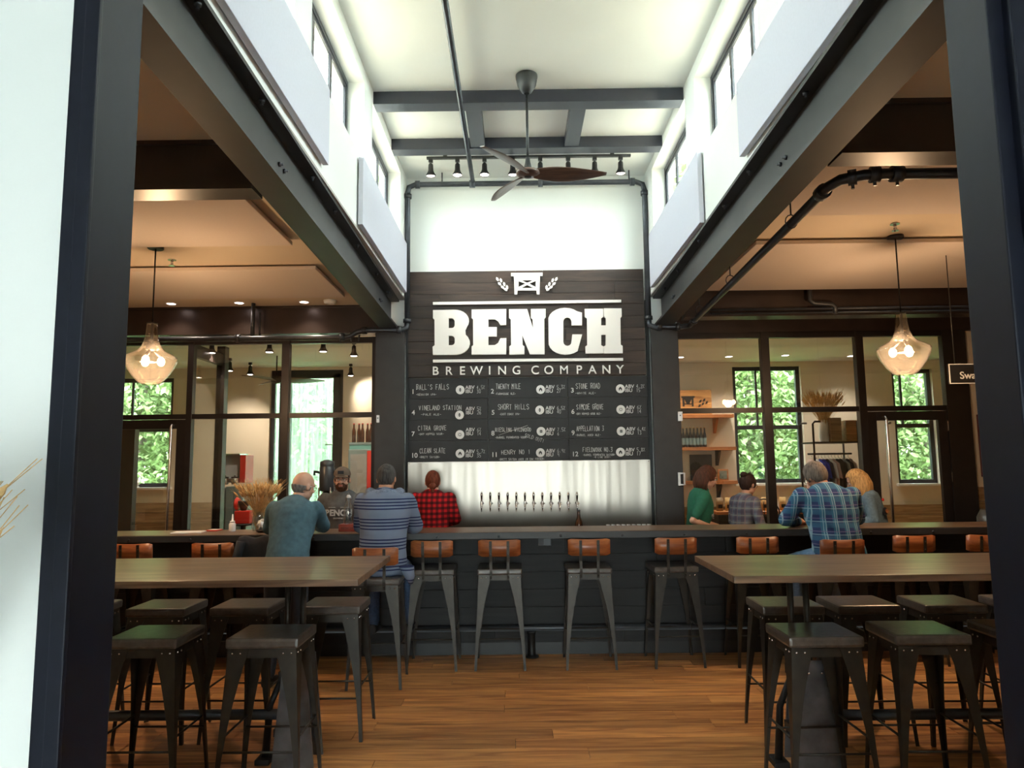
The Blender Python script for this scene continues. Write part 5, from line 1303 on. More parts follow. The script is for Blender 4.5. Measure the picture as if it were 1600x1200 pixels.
for k in range(13):
    a = PI*(k/12)+PI; hd.ball(nb+V((math.cos(a)*.115, math.sin(a)*.075-.015, .0+0.02*math.cos(k))), (.045, .04, .030), u=10, v=8)
hd.ball(nb+V((0, -.085, -.035)), (.10, .045, .055)); remeshed(hd, 'hood', M_strp, B_['root'], .010, 5, (0.05, .012))
MB().tube([B_['HM'] @ V((math.cos(a)*.079, .005-.0*math.sin(a), .022+math.sin(a)*.104)) for a in [PI*k/14 for k in range(15)]], .0035, 8).build('sunglasses', M_black, B_['root'])
tl = MB()
tl.loft([(V((.20, -.10, .86)), (.06, 0, 0), (0, .05, 0)), (V((.225, -.09, .78)), (.04, 0, 0), (0, .06, 0)), (V((.235, -.08, .72)), (.012, 0, 0), (0, .02, 0))], 12); tl.build('hoodie_tail', M_str, B_['root'])

# 3 bartender facing the room
M_char = mat('charcoal_jersey', (0.085, 0.088, 0.092), 0.9, noise=0.15, scale=40)
D_ = person('bearded bartender in a brown cap, glasses and grey BENCH hoodie facing the room', (-1.685, 7.05, 0), PI-0.05, 0.84, (2, 8), W_=1.0, head=(8, 2, 0), headoff=(0, .0, -.035),
            arms=(((-.25, .03, 1.04), (-.15, .26, .98)), ((.25, .03, 1.04), (.16, .26, .98))), legs=STAND, shirt=M_char, sleeve='short', hem=-0.08, cloth='hoodie', hs=.96, tl=.97)
face(D_)
hair_cap(D_, hair_mat('brown_hair', (0.05, 0.025, 0.015)), line=0.03, grow=1.02, zlow=-.05)
bd = bmesh.new(); bmesh.ops.create_uvsphere(bd, u_segments=32, v_segments=24, radius=1, matrix=Matrix.Translation((0, .026, -.058)) @ Matrix.Diagonal((.061, .066, .066, 1)))
bmesh.ops.delete(bd, geom=[f for f in bd.faces if (lambda c: c.y < .0 or c.z > -.030+abs(c.x)*.55-(.0 if abs(c.x) > .03 else .004) or (abs(c.x) < .022 and -.066 < c.z < -.045))(f.calc_center_median())], context='FACES')
q = solid(bd, 'beard', hair_mat('brown_beard', (0.085, 0.035, 0.018)), D_['root'], D_['HM']); md = q.modifiers.new('s', 'SOLIDIFY'); md.thickness = 0.006
glasses(D_, M_black)
M_cap = mat('brown_cap_cloth', (0.13, 0.095, 0.07), 0.9); M_capm = mat('cream_cap_mesh', (0.45, 0.40, 0.34), 0.9)
cb = bmesh.new(); bmesh.ops.create_uvsphere(cb, u_segments=32, v_segments=20, radius=1, matrix=Matrix.Translation((0, -.008, .045)) @ Matrix.Diagonal((.086, .106, .088, 1)))
bmesh.ops.delete(cb, geom=[f for f in cb.faces if f.calc_center_median().z < .040 or f.calc_center_median().y < -.02], context='FACES')
cp = solid(cb, 'cap', M_cap, D_['root'], D_['HM'])
cb = bmesh.new(); bmesh.ops.create_uvsphere(cb, u_segments=32, v_segments=20, radius=1, matrix=Matrix.Translation((0, -.008, .045)) @ Matrix.Diagonal((.0855, .1055, .0875, 1)))
bmesh.ops.delete(cb, geom=[f for f in cb.faces if f.calc_center_median().z < .030 or f.calc_center_median().y > -.015], context='FACES')
solid(cb, 'cap_mesh_back', M_capm, cp)
vb = MB(); rows = []
for i in range(13):
    f = i/12*2-1; row = []
    for k in range(4):
        y_ = .085+(.070*(1-f*f*.75))*k/3-(f*f)*.035; row.append(vb.bm.verts.new((f*.072*(1-.12*k/3), y_, .046-.010*k/3-.018*f*f)))
    rows.append(row)
for a1, b1 in zip(rows, rows[1:]):
    for k in range(3): vb.bm.faces.new([a1[k], a1[k+1], b1[k+1], b1[k]]).smooth = True
v_ = solid(vb.bm, 'cap_visor', M_cap, cp, D_['HM']); md = v_.modifiers.new('s', 'SOLIDIFY'); md.thickness = .004
xform(MB().box(-.03, .03, .098, .102, .062, .095, bev=.002), D_['HM']).build('cap_patch', M_darkcloth, cp)
hd = MB(); nb = D_['nb']
for k in range(15):
    a = 2*PI*k/15; hd.ball(nb+V((math.cos(a)*.098, math.sin(a)*.072-.012, -.012-.035*max(0, math.sin(a)))), (.028, .026, .026), u=10, v=8)
remeshed(hd, 'hood', M_char, D_['root'], .009, 4)
# the open neck of the hoodie shows skin
bm = bmesh.new(); vs = [bm.verts.new(p) for p in ((-.055, .095, 1.415), (.055, .095, 1.415), (0, .155, 1.325))]
bm.free()
def chest_print(P_, txt, size, z, ybase, k, m, x0=0.0, name='chest_lettering'):
    q = text_obj(txt, size, m, P_['root'], Matrix.Rotation(PI, 4, 'Z') @ Matrix.Rotation(PI/2, 4, 'X'), name, 0.003 if len(txt) < 6 else 0, depth=0.0012, align='CENTER')
    for v in q.data.vertices:
        v.co.x += x0; v.co.z += z; v.co.y += ybase-k*v.co.x**2
    return q
M_prt = mat('pale_screen_print', (0.50, 0.53, 0.56), 0.8)
CHY = D_['sp'](0.34)[0].y+0.128+0.034
chest_print(D_, 'BENCH', 0.080, 1.147, CHY+.002, 1.0, M_prt); chest_print(D_, 'BREWING', 0.022, 1.115, CHY-.001, 1.3, M_prt)
xform(MB().box(-.10, .10, -.0012, .0012, 1.222, 1.226), Matrix.Translation((0, CHY-.012, 0))).build('print_line', M_prt, D_['root'])

# 4 man in red plaid at the taps
M_redp = plaid('red_black_check', (0.52, 0.012, 0.016), [('X', .052, 0, .026, (.09, .006, .008), .8), ('Z', .052, .3, .026, (.012, .004, .006), .75)])
R_ = person('person in a red and black checked shirt facing the taps, hair tied back', (-.845, 7.16, 0), 0, 0.84, (2, 12), W_=.98, head=(6, 8, 0), headoff=(0, 0, -.06),
            arms=(((-.23, .04, 1.085), (-.10, .24, 1.02)), ((.235, .04, 1.075), (.12, .25, 1.02))), legs=STAND, shirt=M_redp, hem=-0.10, hs=.94, tl=.95)
M_aub = hair_mat('auburn_hair', (0.13, 0.030, 0.014)); hair_cap(R_, M_aub, line=0.05, grow=1.06, zlow=-.075)
xform(MB().ball((0, -.112, -.055), (.040, .032, .036)).tube([(0, -.112, -.07), (0, -.108, -.11), (0, -.095, -.135)], [.022, .018, .004], 10), R_['HM']).build('hair_bun', M_aub, R_['root'])
xform(MB().tube([(-.045, -.04, 0), (-.055, .01, -.005), (0, .05, -.02), (.055, .01, -.005), (.045, -.04, 0), (0, -.062, .01)], .016, 8, closed=True), Matrix.Translation(R_['nb']+V((0, 0, .005)))).build('collar', M_redp, R_['root'])

# 5 woman in the green T-shirt, in profile
M_green = mat('green_jersey', (0.012, 0.115, 0.065), 0.85, noise=0.12, scale=40)
G_ = person('woman in a green BENCH T-shirt with shoulder-length brown hair behind the bar', (1.70, 6.93, 0), -PI/2+0.02, 0.84, (4, 12), W_=.98, female=True, head=(-2, 22, 0), headoff=(0, .02, -.045),
            arms=(((-.21, .04, 1.06), (-.12, .27, .985)), ((.20, -.08, 1.075), (.12, .16, .99))), legs=STAND, shirt=M_green, sleeve='short', hem=-0.10, hs=.93, tl=.97, folds=(.08, .008))
face(G_, lip=(0.55, 0.14, 0.13))
M_br = hair_mat('chestnut_hair', (0.075, 0.026, 0.013)); hair_cap(G_, M_br, line=0.062, grow=1.05, zlow=-.09); strands(G_, M_br, 34, 0.085, 82, 290, w=.013, inward=.12, seed=5)
# print across the chest (front of the shirt faces the right)
CHG = G_['sp'](0.33)[0].y+0.112+0.020
chest_print(G_, 'BENCH', 0.062, 1.10, CHG, 4.2, M_prt); chest_print(G_, 'BREWING', 0.018, 1.075, CHG, 4.2, M_prt)

# 6 woman with the bun
M_gp = plaid('grey_mauve_check', (0.16, 0.17, 0.21), [('X', .07, 0, .03, (.10, .07, .10), .6), ('Z', .07, .2, .028, (.09, .08, .12), .6), ('Z', .07, .62, .012, (.30, .31, .27), .6), ('X', .07, .6, .010, (.28, .18, .18), .5)])
U_ = person('woman with a dark hair bun, glasses and grey checked shirt behind the bar', (2.235, 7.30, 0), -PI/2+0.45, 0.80, (6, 14), W_=.96, female=True, head=(0, 14, 0), headoff=(0, .01, -.05),
            arms=(((-.22, .10, 1.00), (-.12, .32, .95)), ((.22, .06, .98), (.12, .30, .95))), legs=STAND, shirt=M_gp, hem=-0.10, hs=.91, tl=.90, skin=M_skin)
M_dk = hair_mat('dark_brown_hair', (0.035, 0.016, 0.012)); hair_cap(U_, M_dk, line=0.055, grow=1.06, zlow=-.07)
xform(MB().ball((0, -.085, .095), (.045, .042, .036)), U_['HM']).build('hair_bun', M_dk, U_['root']); glasses(U_, M_black); face(U_)

# 7 man in the blue plaid shirt, seated
M_bp = plaid('blue_tartan', (0.030, 0.050, 0.145), [('X', .082, 0, .034, (.045, .17, .27), .75), ('Z', .100, .1, .038, (.045, .15, .25), .65), ('X', .082, .62, .007, (.28, .42, .50), .85), ('X', .082, .82, .006, (.26, .40, .50), .8), ('Z', .100, .66, .007, (.26, .42, .50), .75), ('Z', .100, .40, .005, (.20, .16, .30), .8)])
L_ = person('broad grey-haired man in a blue plaid shirt bent over the bar with his back turned', (2.55, 5.80, 0), 0.04, 0.88, (2, 24), side=-4, W_=1.18, D_=1.0, head=(26, 30, -6), headoff=(-.035, .02, -.07),
            arms=(((-.34, .20, 1.135), (-.16, .38, 1.105)), ((.29, .24, 1.13), (.10, .40, 1.105))), legs=(((-.30, .20, .80), (-.24, .30, .33)), SIT[1]), shirt=M_bp, hem=-0.10, skin=M_skin2, belly=.03, folds=(0.10, 0.02), trousers=mat('light_denim', (0.13, 0.22, 0.36), 0.85, noise=0.2, scale=60))
M_gr = hair_mat('thick_grey_hair', (0.17, 0.14, 0.12)); hair_cap(L_, M_gr, line=0.04, grow=1.15, zlow=-.078); glasses(L_, M_black)
xform(MB().tube([(-.07, -.03, 0), (-.07, .03, -.01), (0, .07, -.02), (.07, .03, -.01), (.07, -.03, 0), (0, -.062, .012)], .018, 8, closed=True), Matrix.Translation(L_['nb']+V((0, 0, 0)))).build('collar', M_bp, L_['root'])

# 8 blonde woman in denim
M_den = mat('washed_denim_shirt', (0.12, 0.185, 0.245), 0.85, noise=0.15, scale=50)
N_ = person('woman with long blonde hair in a denim shirt with patches beyond the bar', (3.46, 6.97, 0), PI/2-0.35, 0.82, (6, 20), W_=1.0, female=True, head=(0, 24, 0), headoff=(0, .02, -.06),
            arms=(((-.20, .06, 1.05), (-.12, .30, 1.0)), ((.22, .08, 1.04), (.12, .30, 1.0))), legs=STAND, shirt=M_den, hem=-0.10, hs=.94, tl=.95)
M_bl = hair_mat('golden_blonde_hair', (0.46, 0.27, 0.11)); hair_cap(N_, M_bl, line=0.055, grow=1.09, zlow=-.09); strands(N_, M_bl, 44, 0.13, 50, 310, w=.014, inward=.05, seed=8); face(N_)
# round embroidered patches on her shoulder blade
pc, pd, pr2, pf = N_['sp'](0.36)
for (dx, dy, dz, r_, c_, d_, nm) in ((-.118, -.105, -.02, .034, M_darkcloth, 0, 'shirt_patch'), (-.118, -.117, -.02, .020, M_shelf, .004, 'patch_emblem'), (-.10, -.095, .085, .015, M_red, 0, 'shirt_patch')):
    n_ = V((-.65, -.76, .1)).normalized()
    MB().lathe([(r_, 0), (r_, .006)], 18, M=Matrix.Translation(pc+V((dx, dy, dz))+n_*d_) @ n_.to_track_quat('Z', 'Y').to_matrix().to_4x4()).build(nm, c_, N_['root'])

# ================================================================== LEFT BACK ROOM
def track_spot(label, u, v, z0=3.14, y=None, tgt=None, e=0, grp='spotlights of the left back room', col=WARM2):
    p = at(u, v, z=z0-0.13) if y is None else at(u, v, y=y)
    t = spot_head(label, (p.x, p.y, 3.14), 0.0, grp)
    if e: light('room_spot', 'SPOT', (p.x, p.y, 2.94), e, col, target=tgt or (p.x, p.y+1.0, 0.5), spot_size=math.radians(100), spot_blend=0.8, shadow_soft_size=0.05)
for u, v, nm, e, tg in ((331, 545, 'far left, near the door head', 60, None), (421, 544, 'left of the middle mullion', 60, None), (505, 543, 'above the bartender, right of the middle mullion', 60, None),
                    (359, 574, 'low left, deeper in the room', 50, None), (391, 580, 'second deeper in the room', 60, (-4.5, 10.95, 1.2)), (548, 582, 'deepest, by the lit patch of wall', 45, (-2.15, 10.98, 2.6)), (553, 550, 'nearest the left column', 60, None)):
    track_spot('small black spotlight seen through the left glass, '+nm, u, v, e=e, tgt=tg)
def back(u, v, y): return at(u, v, y=y)
def pbox(name, u0, u1, v0, v1, y, d, m, parent, bev=0.004):
    a = at(u0, v1, y=y); b = at(u1, v0, y=y)
    return MB().box(a.x, b.x, y, y+d, a.z, b.z, bev=bev).build(name, m, parent)
# refrigerator with glass door and bottles on top
p = at(563, 740, y=9.0)
fg = thing('glass_fridge', 'red-trimmed glass-door fridge behind the glass, left of the left column', 'fridge', (p.x, 9.0, 0), world=True)
X0, X1 = at(544, 720, y=9).x, at(582, 720, y=9).x; ZT = at(560, 702, y=9).z
bx(X0, X1, 9.0, 9.6, 0, ZT, .01).build('fridge_body', M_grey, fg); bx(X0+.03, X1-.07, 8.99, 9.0, .2, ZT-.06).build('door_glass', mat('fridge_glass', (0.30, 0.30, 0.29), 0.15), fg)
bx(X1-.065, X1-.005, 8.985, 9.0, .1, ZT-.02).build('red_side_panel', M_red, fg)
for k in range(3): bx(X0+.05, X1-.09, 8.985, 8.99, .45+k*.35, .455+k*.35+.01).build('shelf', M_black, fg)
bn = ['left', 'second', 'third', 'fourth', 'right']
for k in range(5): bottle('beer_bottle', 'dark bottle standing on top of the glass fridge, %s of five' % bn[k], 'bottle', (X0+.04+k*.055, 9.12+.05*(k % 2), ZT+.09), M_brownglass, h=.24, r=.025, group='bottles on the fridge')
bxr = thing('bottle_crate', 'teal crate under the dark bottles on the fridge', 'crate', ((X0+X1)/2, 9.15, ZT), world=True)
bx(X0, X1-.03, 9.05, 9.25, ZT, ZT+.08, .003).build('crate_body', mat('teal_plastic', (0.12, 0.30, 0.28), 0.5), bxr); bx(X0-.003, X1-.027, 9.045, 9.255, ZT+.06, ZT+.088).build('rim', M_grey, bxr)
# growler filling machine
p = at(510, 790, y=7.2)
p = at(510, 790, y=7.42); gm = thing('growler_filler', 'tall black and steel growler filler behind the bartender', 'machine', (p.x, 7.42, 0.0))
MB().lathe([(.16, 0), (.16, .02), (.05, .05), (.05, .88), (.15, .9), (.15, .94)], 20).build('stand', M_iron, gm)
MB().lathe([(.07, 1.36), (.075, 1.37), (.075, 1.60), (.068, 1.61), (.072, 1.62), (.072, 1.66), (.02, 1.68)], 24).build('head_cylinder', mat('graphite_enamel', (0.05, 0.055, 0.06), 0.3), gm)
MB().lathe([(.045, .94), (.045, 1.30), (.03, 1.36)], 20).build('fill_chamber', M_chrome, gm)
for k in range(4): MB().tube([(.085*math.cos(k*PI/2+.7), .085*math.sin(k*PI/2+.7), .94), (.085*math.cos(k*PI/2+.7), .085*math.sin(k*PI/2+.7), 1.40)], .008, 8).build('rod', M_chrome, gm)
MB().tube([(-.07, 0, 1.55), (-.13, 0, 1.56), (-.13, 0, 1.52)], .014, 8).tube([(.07, 0, 1.55), (.14, -.01, 1.55)], .02, 8).build('valve', M_iron, gm)
# white equipment and cabinets on the left
def cabinet(label, u0, u1, v0, v1, y, d, m, cat='cabinet', name='cabinet', doors=2, dm=None):
    a = at(u0, v1, y=y); b = at(u1, v0, y=y)
    t = thing(name, label, cat, ((a.x+b.x)/2, y, 0), world=True)
    bx(a.x, b.x, y, y+d, 0, b.z, .006).build('cabinet_body', m, t)
    w_ = (b.x-a.x)/doors
    for k in range(doors):
        q = bx(a.x+k*w_+.01, a.x+(k+1)*w_-.01, y-.018, y, .12, b.z-.06, .003).build('door', dm or m, t)
        bx(a.x+(k+.82)*w_, a.x+(k+.86)*w_, y-.035, y-.018, b.z*.55, b.z*.55+.12).build('handle', M_chrome, q)
    return t
cabinet('tall white cabinet behind the left glass screen', 334, 350, 762, 820, 9.6, .5, M_whitep, doors=1)
cabinet('grey-green drawer cabinet beside the white cabinet behind glass', 351, 380, 760, 820, 9.6, .5, M_grey)
pp = at(345, 757, y=9.7)
mc = thing('espresso_machine', 'steel machine with a red side on top of the white and grey cabinets', 'machine', (pp.x+.2, 9.75, pp.z), world=True)
a_, b_ = at(334, 755, y=9.7), at(384, 711, y=9.7)
bx(a_.x, b_.x-.08, 9.7, 10.0, a_.z, a_.z+.06, .005).build('base', M_handle, mc); bx(a_.x, a_.x+.05, 9.7, 10.0, a_.z+.06, b_.z).build('side_panel', M_grey, mc)
bx(b_.x-.075, b_.x, 9.7, 10.0, a_.z, b_.z, .005).build('red_side_panel', M_red, mc); bx(a_.x+.05, b_.x-.08, 9.85, 10.0, a_.z+.06, b_.z).build('back_panel', M_whitep, mc); bx(a_.x, b_.x-.08, 9.7, 10.0, b_.z, b_.z+.02).build('top_tray', M_chrome, mc)
for k, u in enumerate((337, 351, 366)):
    q = at(u, 757, y=9.62); bk = thing('metal_canister', 'small metal canister before the steel machine, %s' % ('left', 'middle', 'right')[k], 'canister', (q.x, 9.63, mc.location.z), group='canisters on the cabinets')
    MB().lathe([(.04, 0), (.045, .01), (.045, .08), (.042, .085)], 16).build('canister_body', M_handle if k else M_black, bk); MB().lathe([(.046, .085), (.046, .1), (.01, .105), (.012, .12)], 16).build('lid', M_black, bk)
# red grinder
q = at(381, 790, y=8.6); rg = thing('red_grinder', 'small red grinder behind the wheat bunch', 'grinder', (q.x, 8.6, 0.0))
MB().lathe([(.14, 0), (.14, .02), (.03, .04), (.03, .92), (.13, .93), (.13, .95)], 16).build('stand', M_iron, rg); MB().box(-.08, .10, -.08, .08, .95, 1.10, bev=.01).build('grinder_body', M_red, rg)
MB().lathe([(.06, 0), (.08, .015), (.08, .03), (.05, .045)], 20, M=Matrix.Translation((-.10, 0, 1.18)) @ Matrix.Rotation(PI/2, 4, 'Y')).build('wheel', M_red, rg); MB().lathe([(.03, 1.1), (.07, 1.20), (.07, 1.215)], 16).build('hopper', M_black, rg)
# small items on the sill in the left window
q = at(212, 760, y=10.97); pt = thing('metal_pail', 'small grey pail on the far left window sill', 'pail', (q.x, 10.98, 1.32)); MB().lathe([(.05, 0), (.07, .15), (.066, .15), (.046, .01)], 18, cap=False).build('pail_body', M_handle, pt); MB().tube([(.07*math.cos(a), 0, .15+.06*math.sin(a)) for a in [PI*k/8 for k in range(9)]], .003, 6).build('handle', M_chrome, pt)

# ceiling fan in the far left room
f2 = thing('ceiling_fan', 'small dark ceiling fan in the room behind the left glass', 'ceiling fan', (at(432, 590, y=9.8).x, 9.8, 2.80))
MB().tube([(0, 0, .05), (0, 0, .34)], .01, 8).build('downrod', M_bronze, f2); MB().lathe([(0, -.05), (.06, -.04), (.08, 0), (.06, .05), (0, .06)], 18, cap=False).build('motor_housing', M_bronze, f2)
for k in range(3): 
    o = bpy.data.objects.new('blade', bm_); COL.objects.link(o); o.parent = f2; o.rotation_euler = (0, 0, .15+k*2*PI/3)

# ================================================================== SHOP (behind the right glass)
for u, v, nm, e in ((1063, 558, 'nearest the right column', 60), (1139, 557, 'left of the shop window', 60), (1227, 555, 'above the shop window', 60), (1330, 556, 'above the clothing rack', 55)):
    p = at(u, v, z=3.14)
    downlight(p.x, min(p.y, 10.6), 3.14, 'round ceiling downlight in the shop, '+nm, e, 'shop downlights', (1.0, 0.88, 0.74), r=0.05)
def wallshelf(label, u0, u1, v, y=10.78):
    a, b = at(u0, v, y=y), at(u1, v, y=y)
    t = thing('wall_shelf', label, 'shelf', ((a.x+b.x)/2, y, a.z), world=True); z = (a.z+b.z)/2
    bx(a.x, b.x, y, 11.0, z-.025, z+.025, .003).build('shelf_board', M_shelf, t)
    for u in (u1-26,):
        x = at(u, v, y=y).x
        MB().prism([(0, 0), (0, 0)] if False else [(0, 0), (.20, 0), (.20, -.035), (.045, -.23), (0, -.23)], .035, M=Matrix.Translation((x+.0175, y+.02+.20, z-.025)) @ Matrix.Rotation(PI/2, 4, 'Z') @ Matrix.Scale(-1, 4, (1, 0, 0))).build('bracket', M_black if v > 660 else M_shelf, t)
    return t, z
s1, z1 = wallshelf('top wooden wall shelf with a wood bracket in the shop', 1064, 1147, 650)
s2, z2 = wallshelf('middle wooden wall shelf with dark bracket behind the woman in green', 1066, 1151, 701)
s3, z3 = wallshelf('bottom wooden wall shelf with dark bracket behind the women', 1068, 1153, 754)
# wooden crate with the bench emblem
a, b = at(1062, 638, y=10.82), at(1111, 609, y=10.82)
cr = thing('wooden_crate', 'wooden crate printed with a bench and wheat emblem on the top shelf', 'crate', ((a.x+b.x)/2, 10.9, z1+.025), world=True)
zb = z1+.025; zt_ = b.z
M_crate = wood('orange_crate_wood', (0.33, 0.13, 0.035), (0.55, 0.27, 0.09), 0.6, 'x', 1.5, False, 0.15)
for k in range(2):
    h = (zt_-zb)/2; bx(a.x, b.x, 10.82, 10.83, zb+k*h+.002, zb+(k+1)*h-.002).build('slat', M_crate, cr)
bx(a.x, b.x, 10.83, 10.98, zb, zb+.015).build('crate_bottom', M_crate, cr); bx(a.x, a.x+.012, 10.83, 10.98, zb+.015, zt_).build('crate_side', M_crate, cr); bx(b.x-.012, b.x, 10.83, 10.98, zb+.015, zt_).build('crate_side', M_crate, cr)
q0, q1 = at(1064, 619, y=10.818), at(1086, 634, y=10.818)
bw, bh = q1.x-q0.x, q0.z-q1.z
shape_obj([[(q0.x, q0.z), (q1.x, q0.z), (q1.x, q0.z-bh*.18), (q1.x-.02, q0.z-bh*.18), (q1.x-.02, q1.z-.01), (q1.x-.05, q1.z-.01), (q1.x-.05, q1.z+.02), (q0.x+.05, q1.z+.02), (q0.x+.05, q1.z-.01), (q0.x+.02, q1.z-.01), (q0.x+.02, q0.z-bh*.18), (q0.x, q0.z-bh*.18)],
           [(q0.x+.05, q0.z-bh*.3), (q0.x+.08, q1.z+.035), (q0.x+.05, q1.z+.035)], [(q1.x-.05, q0.z-bh*.3), (q1.x-.08, q1.z+.035), (q1.x-.05, q1.z+.035)]], .002, M_black, cr, 'bench_emblem', Matrix.Translation((0, 10.818, 0)) @ Matrix.Rotation(PI/2, 4, 'X'))
lp = []
for k, (du, dv) in enumerate(((0, 0), (5, -3), (1, -7), (7, -9), (11, -5))):
    q = at(1093+du, 634+dv, y=10.818); lp.append([(q.x+dx, q.z+dz) for dx, dz in ((-.02, -.025), (.012, -.015), (.025, .025), (-.008, .015))])
shape_obj(lp, .002, M_black, cr, 'grain_emblem', Matrix.Translation((0, 10.818, 0)) @ Matrix.Rotation(PI/2, 4, 'X'))
# dark bottles in a row on the middle shelf
for k in range(7):
    u = 1068+k*5.6; q = at(u, 695, y=10.86)
    bottle('growler', 'dark growler in the row on the middle shop shelf, %s' % ['leftmost', 'second from left', 'third from left', 'fourth', 'third from right', 'second from right', 'rightmost'][k], 'growler', (q.x, 10.86, z2+.025), M_black, h=.30, r=.026, lab_col=M_grey, group='growlers on the middle shop shelf', cap_m=M_wheat)
# black framed board and small picture on the bottom shelf
def picture(label, u0, u1, v0, v1, y, fm, im, z=None):
    a, b = at(u0, v1, y=y), at(u1, v0, y=y); zb_ = z if z is not None else a.z
    t = thing('framed_picture', label, 'picture', ((a.x+b.x)/2, y, zb_), world=True)
    bx(a.x, b.x, y, y+.02, zb_, b.z, .003).build('frame', fm, t); bx(a.x+.025, b.x-.025, y-.004, y, zb_+.025, b.z-.025).build('print', im, t)
picture('black framed board leaning on the bottom shop shelf behind the woman in green', 1079, 1112, 710, 749, 10.90, M_black, mat('dark_print', (0.03, 0.03, 0.035), 0.6, noise=0.5, scale=20), z3+.025)
picture('small wood-framed picture leaning on the bottom shop shelf', 1122, 1138, 733, 750, 10.84, M_shelf, mat('grey_print', (0.16, 0.19, 0.16), 0.6, noise=0.5, scale=25), z3+.025)
# clothing rack with vase, crates and shirts
a, b = at(1272, 700, y=9.6), at(1342, 700, y=9.6); RZ = at(1300, 690, y=9.6).z
rk = thing('clothing_rack', 'black pipe clothing rack in the shop right of the window', 'clothing rack', ((a.x+b.x)/2, 9.6, 0), world=True)
for y_ in (9.6, 10.05):
    MB().tube([(a.x, y_, 0), (a.x, y_, RZ+.24), (a.x+.03, y_, RZ+.27), (a.x+.10, y_, RZ+.27)], .014, 8).build('upright', M_iron, rk); MB().tube([(b.x, y_, 0), (b.x, y_, RZ+.27)], .014, 8).build('upright', M_iron, rk)
bx(a.x, b.x, 9.6, 10.05, RZ-.02, RZ).build('shelf_board', M_iron, rk); MB().tube([(a.x, 9.82, RZ-.16), (b.x, 9.82, RZ-.16)], .013, 8).build('hanging_rail', M_iron, rk)
cols = [mat('pale_pink_shirt', (0.62, 0.42, 0.38), .9), mat('white_shirt', (0.7, 0.7, 0.72), .9), mat('royal_blue_shirt', (0.02, 0.04, 0.42), .9), mat('navy_shirt', (0.012, 0.015, 0.04), .9), mat('black_shirt', (0.012, 0.012, 0.015), .9), mat('light_grey_shirt', (0.35, 0.35, 0.38), .9)]
seq = [(0, 'pale pink'), (1, 'white'), (2, 'royal blue'), (2, 'royal blue'), (3, 'navy'), (1, 'white'), (0, 'pale pink'), (4, 'black'), (4, 'black'), (5, 'light grey'), (3, 'navy'), (0, 'pale pink')]
pos_n = ['leftmost', 'second from left', 'third from left', 'fourth from left', 'fifth from left', 'sixth from left', 'sixth from right', 'fifth from right', 'fourth from right', 'third from right', 'second from right', 'rightmost']
for k, (ci, cn) in enumerate(seq):
    x = a.x+.05+k*(b.x-a.x-.1)/11; zr = RZ-.18
    t = thing('hanging_shirt', '%s shirt on the shop clothing rack, %s' % (cn, pos_n[k]), 'shirt', (x, 9.82, zr-.72), group='shirts on the clothing rack')
    L = .70+.1*math.sin(k*2.1)
    MB().loft([(V((0, 0, .68-L*.98)), (.018, 0, 0), (0, .20, 0)), (V((0, 0, .30)), (.016, 0, 0), (0, .20, 0)), (V((0, 0, .60)), (.018, 0, 0), (0, .21, 0)), (V((0, 0, .67)), (.010, 0, 0), (0, .10, 0))], 14).build('shirt_body', cols[ci], t)
    MB().loft([(V((0, -.26, .42)), (.012, 0, 0), (0, .045, .01)), (V((0, -.18, .62)), (.016, 0, 0), (0, .05, .02))], 10).build('sleeve', cols[ci], t)
    MB().tube([(0, -.12, .66), (0, 0, .69), (0, 0, .72)], .003, 6).build('hanger', M_chrome, t)
q = at(1290, 683, y=9.75)
wheat('wheat_vase', 'white vase of dried wheat on top of the clothing rack', (q.x, 9.78, RZ), 190, .62, .24, seed=12, vr=.07, vh=.30, vcol=M_whitep, earL=.07)
for k, (u0, u1, v0, lab) in enumerate(((1299, 1314, 652, 'pale wooden slatted box on the clothing rack, left of the other box'), (1323, 1340, 656, 'brown wooden box at the right end of the clothing rack'))):
    a1, b1 = at(u0, 683, y=9.65), at(u1, v0, y=9.65)
    t = thing('slatted_box', lab, 'box', ((a1.x+b1.x)/2, 9.75, RZ), world=True); n = 3; h = (b1.z-RZ)/n
    for j in range(n): bx(a1.x, b1.x, 9.65, 9.662, RZ+j*h+.004, RZ+(j+1)*h-.004).build('slat', M_wains if k == 0 else M_crate, t)
    bx(a1.x+.004, b1.x-.004, 9.665, 9.9, RZ+.002, b1.z-.004).build('box_body', M_wains if k == 0 else M_crate, t)
# low shop counter with bottles and baskets
ca, cb_ = at(1120, 800, y=10.3), at(1262, 800, y=10.3)
sc_ = thing('shop_counter', 'low wooden shop counter under the shop window', 'counter', ((ca.x+cb_.x)/2, 10.4, 0), world=True)
ZC2 = ca.z; bx(ca.x, cb_.x, 10.3, 10.75, ZC2-.04, ZC2, .003).build('worktop', M_shelf, sc_); bx(ca.x+.03, cb_.x-.03, 10.33, 10.73, 0, ZC2-.04).build('cabinet_body', M_black, sc_)
for k in range(9):
    x = ca.x+.10+k*.13; t = thing('snack_bag', 'small tan paper bag on the shop counter, %s of nine' % ['leftmost', 'second from the left', 'third from the left', 'fourth from the left', 'middle', 'fourth from the right', 'third from the right', 'second from the right', 'rightmost'][k], 'bag', (x, 10.5, ZC2), 0.0, 'bags on the shop counter')
    MB().loft([(V((0, 0, 0)), (.05, 0, 0), (0, .03, 0)), (V((0, 0, .12)), (.052, 0, 0), (0, .028, 0)), (V((0, 0, .19)), (.05, 0, 0), (0, .006, 0))], 12).build('bag_body', M_wheat if k % 2 else M_wains, t); MB().box(-.03, .03, -.031, -.029, .04, .09).build('label', M_black, t)
